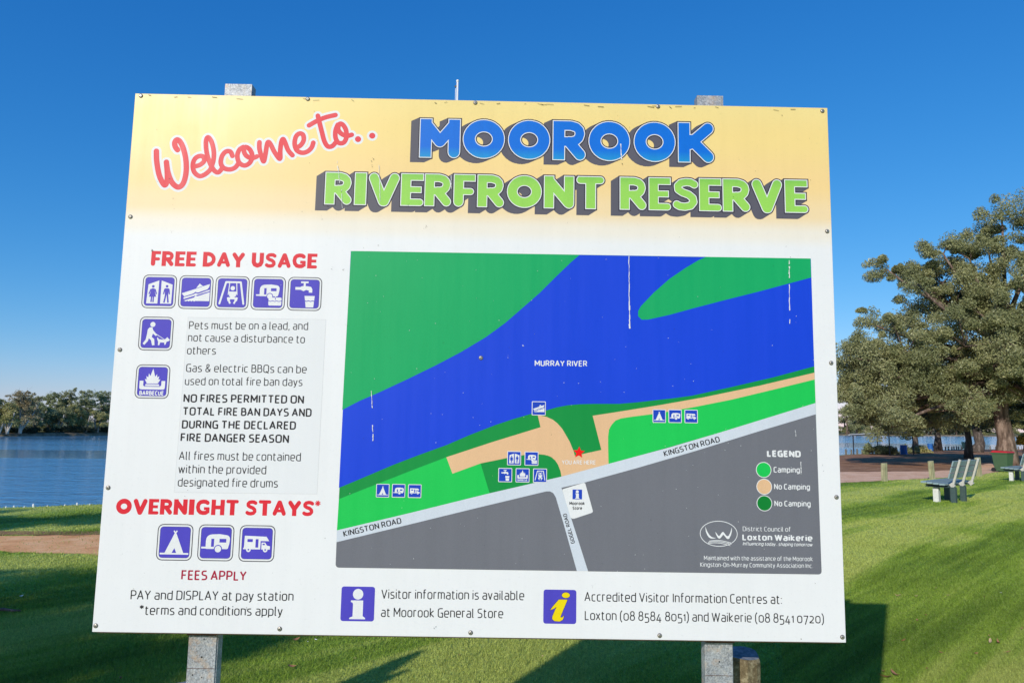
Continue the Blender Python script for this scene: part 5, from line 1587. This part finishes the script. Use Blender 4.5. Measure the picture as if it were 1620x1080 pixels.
# row of short posts at the water's edge
pm = MB(); pm.lathe((0, 0, 0), [(0.085, -0.2), (0.08, 0.30), (0.07, 0.46)], 8)
proto = pm.build('edge_post', M_FARPOST)
line_pts = [(29.3, 64.6), (45, 82.0), (62, 101.0), (78, 110.5)]
cum = [0]
for a, b in zip(line_pts, line_pts[1:]): cum.append(cum[-1] + math.hypot(b[0]-a[0], b[1]-a[1]))
s, k = 0.0, 0
while s < cum[-1]:
    x = float(np.interp(s, cum, [p[0] for p in line_pts])); y = float(np.interp(s, cum, [p[1] for p in line_pts]))
    o = proto if k == 0 else proto.copy()
    if k: COL.objects.link(o)
    o.location = (x + random.uniform(-.06, .06), y + random.uniform(-.06, .06), gz(y))
    o.scale = (1, 1, random.uniform(0.92, 1.12)); o.rotation_euler = (random.uniform(-.05, .05), random.uniform(-.06, .06), random.uniform(0, 3))
    tag(o, 'short dark timber post in the long row at the river edge under the gums', 'post', 'row of short posts at the river edge')
    s += 1.6; k += 1

# ------------------------------------------------------------------ bins and drums
M_BIN = aged('green_bin_plastic', (0.06, 0.12, 0.055, 1), 0.45, 0.15, 10)
M_LID = aged('red_bin_lid', (0.52, 0.025, 0.03, 1), 0.4, 0.12, 10)
M_BIN_DK = aged('dark_green_bin_plastic', (0.025, 0.055, 0.045, 1), 0.45, 0.15, 10)
M_BLACK = aged('black_rubber', (0.015, 0.015, 0.016, 1), 0.7, 0.2)
def wheelie(loc, rz, mb_, ml_, label):
    r = empty('wheelie_bin', loc, rz)
    tag(r, label, 'bin')
    w0, d0, w1, d1, h = 0.24, 0.27, 0.30, 0.36, 0.92
    mb = MB()
    mb.raw([(-w0,-d0,0.04),(w0,-d0,0.04),(w0,d0,0.04),(-w0,d0,0.04),(-w1,-d1,h),(w1,-d1,h),(w1,d1,h),(-w1,d1,h)], [(0,3,2,1),(4,5,6,7),(0,1,5,4),(1,2,6,5),(2,3,7,6),(3,0,4,7)])
    mb.box((-w1 - .02, -d1 - .02, h - .06), (w1 + .02, d1 + .02, h - .001))
    mb.build('body', mb_, r, bevel=0.015)
    MB().raw([(-w1-.03,-d1-.05,h),(w1+.03,-d1-.05,h),(w1+.03,d1+.03,h+.002),(-w1-.03,d1+.03,h+.002),(-w1,-d1,h+.06),(w1,-d1,h+.06),(w1,d1-.05,h+.09),(-w1,d1-.05,h+.09)],
             [(0,3,2,1),(4,5,6,7),(0,1,5,4),(1,2,6,5),(2,3,7,6),(3,0,4,7)]).build('lid', ml_, r, bevel=0.01)
    MB().tube([(-w1+.03, d1+.09, h-.03), (w1-.03, d1+.09, h-.03)], [.016, .016], 8).build('handle', mb_, r)
    for sx in (-1, 1):
        MB().tube([(sx*w0 - .03*sx, d0+.04, .1), (sx*w0 + .05*sx, d0+.04, .1)], [.1, .1], 14).build('wheel', M_BLACK, r)
    return r
wheelie((23.75, 35.6, gz(35.6)), math.radians(28), M_BIN, M_LID, 'green wheelie bin with red lid standing behind the gravel path')
wheelie((64.2, 104.0, gz(103)), math.radians(10), M_BIN_DK, M_BIN_DK, 'dark green wheelie bin standing in the row of posts at the water')
M_BLUE = aged('blue_drum_paint', (0.02, 0.13, 0.42, 1), 0.45, 0.2, 8)
def drum(loc, label, s=1.0):
    r = empty('fire_drum', loc)
    tag(r, label, 'drum', 'blue drums by the river')
    R = 0.30*s; H = 0.86*s
    prof = [(R, 0), (R, H*.31), (R*1.05, H*.33), (R*1.05, H*.345), (R, H*.365), (R, H*.64), (R*1.05, H*.66), (R*1.05, H*.675), (R, H*.695), (R, H*.985), (R*1.04, H), (R*.95, H), (R*.93, H*.98)]
    MB().lathe((0, 0, 0), prof, 24).build('body', M_BLUE, r, smooth=False)
    return r
drum((36.9, 69.2, gz(69.2)), 'bright blue drum standing at the water below the hanging foliage')
drum((49.5, 86.9, gz(86.9)), 'smaller looking blue drum farther right beside a dark trunk')

# ------------------------------------------------------------------ picnic shelter by the water
sh = empty('picnic_shelter', (33.9, 67.0, gz(67)), math.radians(38))
tag(sh, 'small open shelter with pale sheet roof on thin dark posts by the river', 'shelter')
M_ROOF = aged('pale_zinc_roof', (0.52, 0.55, 0.60, 1), 0.4, 0.1, 6, 0.5)
M_SPOST = aged('black_steel_post', (0.02, 0.022, 0.024, 1), 0.5, 0.2)
mb = MB()
nn = 24
for i in range(nn):
    x0 = -2.6 + 5.2*i/nn
    zz = 0.02 if i % 2 else 0
    mb.raw([(x0, -1.9, 2.05 + zz), (x0 + 5.2/nn, -1.9, 2.05 + zz), (x0 + 5.2/nn, 1.9, 1.78 + zz), (x0, 1.9, 1.78 + zz), (x0, -1.9, 2.01 + zz), (x0 + 5.2/nn, -1.9, 2.01 + zz), (x0 + 5.2/nn, 1.9, 1.74 + zz), (x0, 1.9, 1.74 + zz)],
           [(0,1,2,3),(4,7,6,5),(0,4,5,1),(1,5,6,2),(2,6,7,3),(3,7,4,0)])
mb.build('roof', M_ROOF, sh)
for x in (-2.3, 2.3):
    for y in (-1.6, 1.6):
        MB().tube([(x, y, -0.2), (x, y, 1.76 if y > 0 else 2.0)], [0.05, 0.05], 8).build('post', M_SPOST, sh)
    MB().bar((x, -1.85, 1.99), (x, 1.85, 1.725), 0.06, 0.08).build('rafter', M_SPOST, sh)

# low bushes at the shelter
def bush(name, label, x, y, w, h, n, mat, grp='low bushes at the river edge'):
    cc = [(random.uniform(-w, w)*.8, random.uniform(-.5, .5)*w, h*random.uniform(.25, .8)) for _ in range(10)]
    r = empty(name, (x, y, gz(y)))
    tag(r, label, 'bush', grp)
    mb = MB()
    for q in cc[:7]: mb.tube([(q[0]*.2, q[1]*.2, -.05), (q[0]*.7, q[1]*.7, q[2]*.6), q], [.02, .014, .006], 4, cap=False)
    mb.build('stems', M_BARK_DARK, r)
    v, t = leaf_cloud(cc, [w*.45]*len(cc), [n/10]*len(cc), 0.17)
    link_mesh('leaves', fast_mesh('leaves', v, t, mat), r)
bush('low_bush', 'low green bush below the shelter roof near the water', 32.9, 66.6, 0.95, 0.95, 3000, M_LEAF_GREEN)
bush('low_bush', 'wide low bush right of the shelter bush beside the water', 34.8, 68.2, 1.2, 0.75, 3000, M_LEAF_OLIVE)
bush('low_bush', 'dry yellowish bush between the two blue drums', 42.4, 76.6, 1.1, 0.8, 2400, M_LEAF_YELLOW)
bush('low_bush', 'straggly bush just right of the first blue drum', 39.3, 72.4, 0.9, 0.9, 2000, M_LEAF_OLIVE)
# a yellowing shrub by the right edge
bush('low_bush', 'shrub with yellow orange leaves at the right edge beyond the bin', 33.8, 48.5, 0.7, 2.6, 1600, mat_leaf('autumn_leaves', (0.30, 0.14, 0.02, 1), (0.45, 0.26, 0.03, 1), (0.55, 0.38, 0.06, 1)))

# ------------------------------------------------------------------ small markers on the bank edge, left
M_PEG = aged('white_peg', (0.78, 0.78, 0.76, 1), 0.5, 0.05)
PEGS = [(-10.26, 0.03, 0.035), (-10.12, 0.04, 0.045), (-9.95, 0.03, 0.03), (-9.80, 0.05, 0.075), (-9.60, 0.03, 0.03), (-9.35, 0.035, 0.035), (-9.16, 0.045, 0.06), (-8.95, 0.035, 0.035)]
labs = {3: 'tallest white marker showing above the lawn edge at the river', 6: 'second tallest white marker at the lawn edge, near the sign'}
for i, (x, w, h) in enumerate(PEGS):
    y = edge_y(x) - 0.05
    mb = MB(); mb.lathe((0, 0, 0), [(w*.5, -.03), (w*.45, h*.6), (w*.22, h*.9), (w*.1, h)], 8)
    o = mb.build('edge_marker', M_PEG)
    o.location = (x, y, gz(y)); o.rotation_euler = (random.uniform(-.2, .2), random.uniform(-.2, .2), 0)
    tag(o, labs.get(i, 'small white marker in the row along the lawn edge above the river'), 'marker', 'white markers along the river edge')

# ------------------------------------------------------------------ unseen forked timber, added left of the sign to cast a shadow on the lawn
fk = empty('forked_shadow_caster', (-2.22, 2.62, gz(2.6)))
tag(fk, 'unseen forked timber post added left of the sign to cast the lawn shadow', 'post')
mb = MB()
mb.tube([(0, 0, -0.2), (0.0, 0, 0.6), (0.02, 0, 1.2), (0.0, 0, 1.38), (-0.02, 0, 1.55), (-0.03, 0, 1.70)], [0.15, 0.14, 0.12, 0.095, 0.07, 0.02], 12)
mb.tube([(0.03, 0, 1.05), (0.12, 0, 1.28), (0.17, 0, 1.46)], [0.09, 0.07, 0.012], 10)
mb.build('trunk', M_LOG, fk, smooth=True)

# ------------------------------------------------------------------ fallen leaves, stick, feathers
M_DRY = aged('dry_brown_leaf', (0.34, 0.16, 0.08, 1), 0.7, 0.4, 40)
M_DRY2 = aged('pale_tan_leaf', (0.55, 0.38, 0.22, 1), 0.7, 0.3, 40)
def leaf_mesh(L, W, curl, mat):
    n = 7; v = []
    for i in range(n):
        t = i/(n-1); x = (t-.5)*L
        w = W*math.sin(math.pi*min(1, t*1.05 + .02))**.8*(1 - .25*t) if 0 < i < n-1 else W*.04
        zc = curl*L*(t-.5)**2*2 + 0.012
        v += [(x, -w/2, zc + curl*w*.5), (x, 0, zc), (x, w/2, zc + curl*w*.7)]
    f = []
    for i in range(n-1):
        for j in range(2):
            f.append((i*3+j, (i+1)*3+j, (i+1)*3+j+1, i*3+j+1))
    mb = MB(); mb.raw(v, f)
    return mb
LEAVES = [(2.527, 5.115, 0.1, 0, 'large curled brown leaf, left one of the pair at the bottom edge'),
          (2.614, 5.169, 0.1, 0, 'large curled brown leaf, right one of the pair at the bottom edge'),
          (3.813, 6.001, 0.075, 1, 'pale brown leaf, left one of two lying together near the right corner'),
          (3.851, 5.968, 0.07, 0, 'reddish leaf, right one of two lying together near the right corner'),
          (3.752, 5.718, 0.06, 0, 'dark red leaf below the two paired leaves near the right corner'),
          (3.91, 6.165, 0.035, 0, 'small dry leaf lying alone on the open lawn'),
          (3.484, 5.677, 0.045, 0, 'reddish leaf lying left of the corner leaves on sunny grass'),
          (3.238, 5.684, 0.04, 0, 'small dry leaf lying alone on the open lawn'),
          (3.119, 5.993, 0.045, 0, 'dark leaf just right of the sign shadow'),
          (3.592, 6.649, 0.04, 0, 'small dry leaf lying alone on the open lawn'),
          (3.928, 7.627, 0.07, 1, 'long tan leaf on the lawn above the corner of the sign shadow'),
          (4.132, 7.637, 0.035, 1, 'small dry leaf lying alone on the open lawn'),
          (4.472, 7.681, 0.04, 1, 'pale leaf lying alone on the lawn right of the sign shadow'),
          (4.813, 7.64, 0.05, 0, 'small red brown leaf on the lawn halfway to the right edge'),
          (3.768, 6.833, 0.03, 0, 'small dry leaf lying alone on the open lawn'),
          (2.578, 5.232, 0.04, 0, 'small dry leaf lying alone on the open lawn'),
          (4.343, 6.411, 0.03, 0, 'small dry leaf lying alone on the open lawn'),
          (2.914, 5.297, 0.03, 0, 'small dry leaf lying alone on the open lawn'),
          (-1.636, 5.851, 0.06, 0, 'orange brown leaf on the grass below the sign near its left post'),
          (-1.486, 5.207, 0.065, 0, 'brown leaf near the bottom edge right of the left post'),
          (0.252, 5.49, 0.03, 1, 'small pale leaf beside the edge of the sign shadow'),
          (-2.499, 4.921, 0.04, 0, 'small dry leaf lying alone on the open lawn'),
          (-0.355, 5.499, 0.03, 0, 'small dry leaf lying alone on the open lawn'),
          (-1.096, 5.4, 0.022, 1, 'small dry leaf lying alone on the open lawn'),
          (4.568, 8.047, 0.03, 1, 'small dry leaf lying alone on the open lawn'),
          (5.371, 10.488, 0.03, 1, 'small dry leaf lying alone on the open lawn')]
for i, (x, y, L, kind, lab) in enumerate(LEAVES):
    o = leaf_mesh(L, L*random.uniform(.28, .45), random.uniform(.3, .8), None).build('fallen_leaf', M_DRY if kind == 0 else M_DRY2)
    o.location = (x, y, gz(y) + 0.012); o.rotation_euler = (random.uniform(-.4, .4), random.uniform(-.4, .4), random.uniform(0, 6))
    tag(o, lab, 'leaf', 'fallen leaves on the lawn')
st_ = MB().tube([(-0.12, 0, 0.02), (-0.02, 0.01, 0.03), (0.07, -0.01, 0.025), (0.13, 0.01, 0.02)], [0.012, 0.014, 0.011, 0.006], 6).build('stick', M_BARK_ROUGH)
st_.location = (-4.44, 6.665, gz(6.665))
tag(st_, 'short brown stick lying on the shaded grass at the left edge', 'stick')
for i, (x, y, L, lab) in enumerate([(-1.477, 5.823, 0.03, 'white feather on the grass right of the left sign post'), (-1.526, 5.771, 0.015, 'tiny white feather beside the larger one'), (-4.639, 7.171, 0.05, 'white feather on the shaded grass at the left'), (-2.598, 5.955, 0.03, 'white feather on dark grass left of the left sign post'), (5.091, 7.798, 0.02, 'tiny white feather on the sunny lawn at the right')]):
    o = leaf_mesh(L, L*.4, .4, None).build('feather', M_PEG)
    o.location = (x, y, gz(y) + 0.02); o.rotation_euler = (0.1, 0, random.uniform(0, 6))
    tag(o, lab, 'feather', 'small white feathers on the grass')
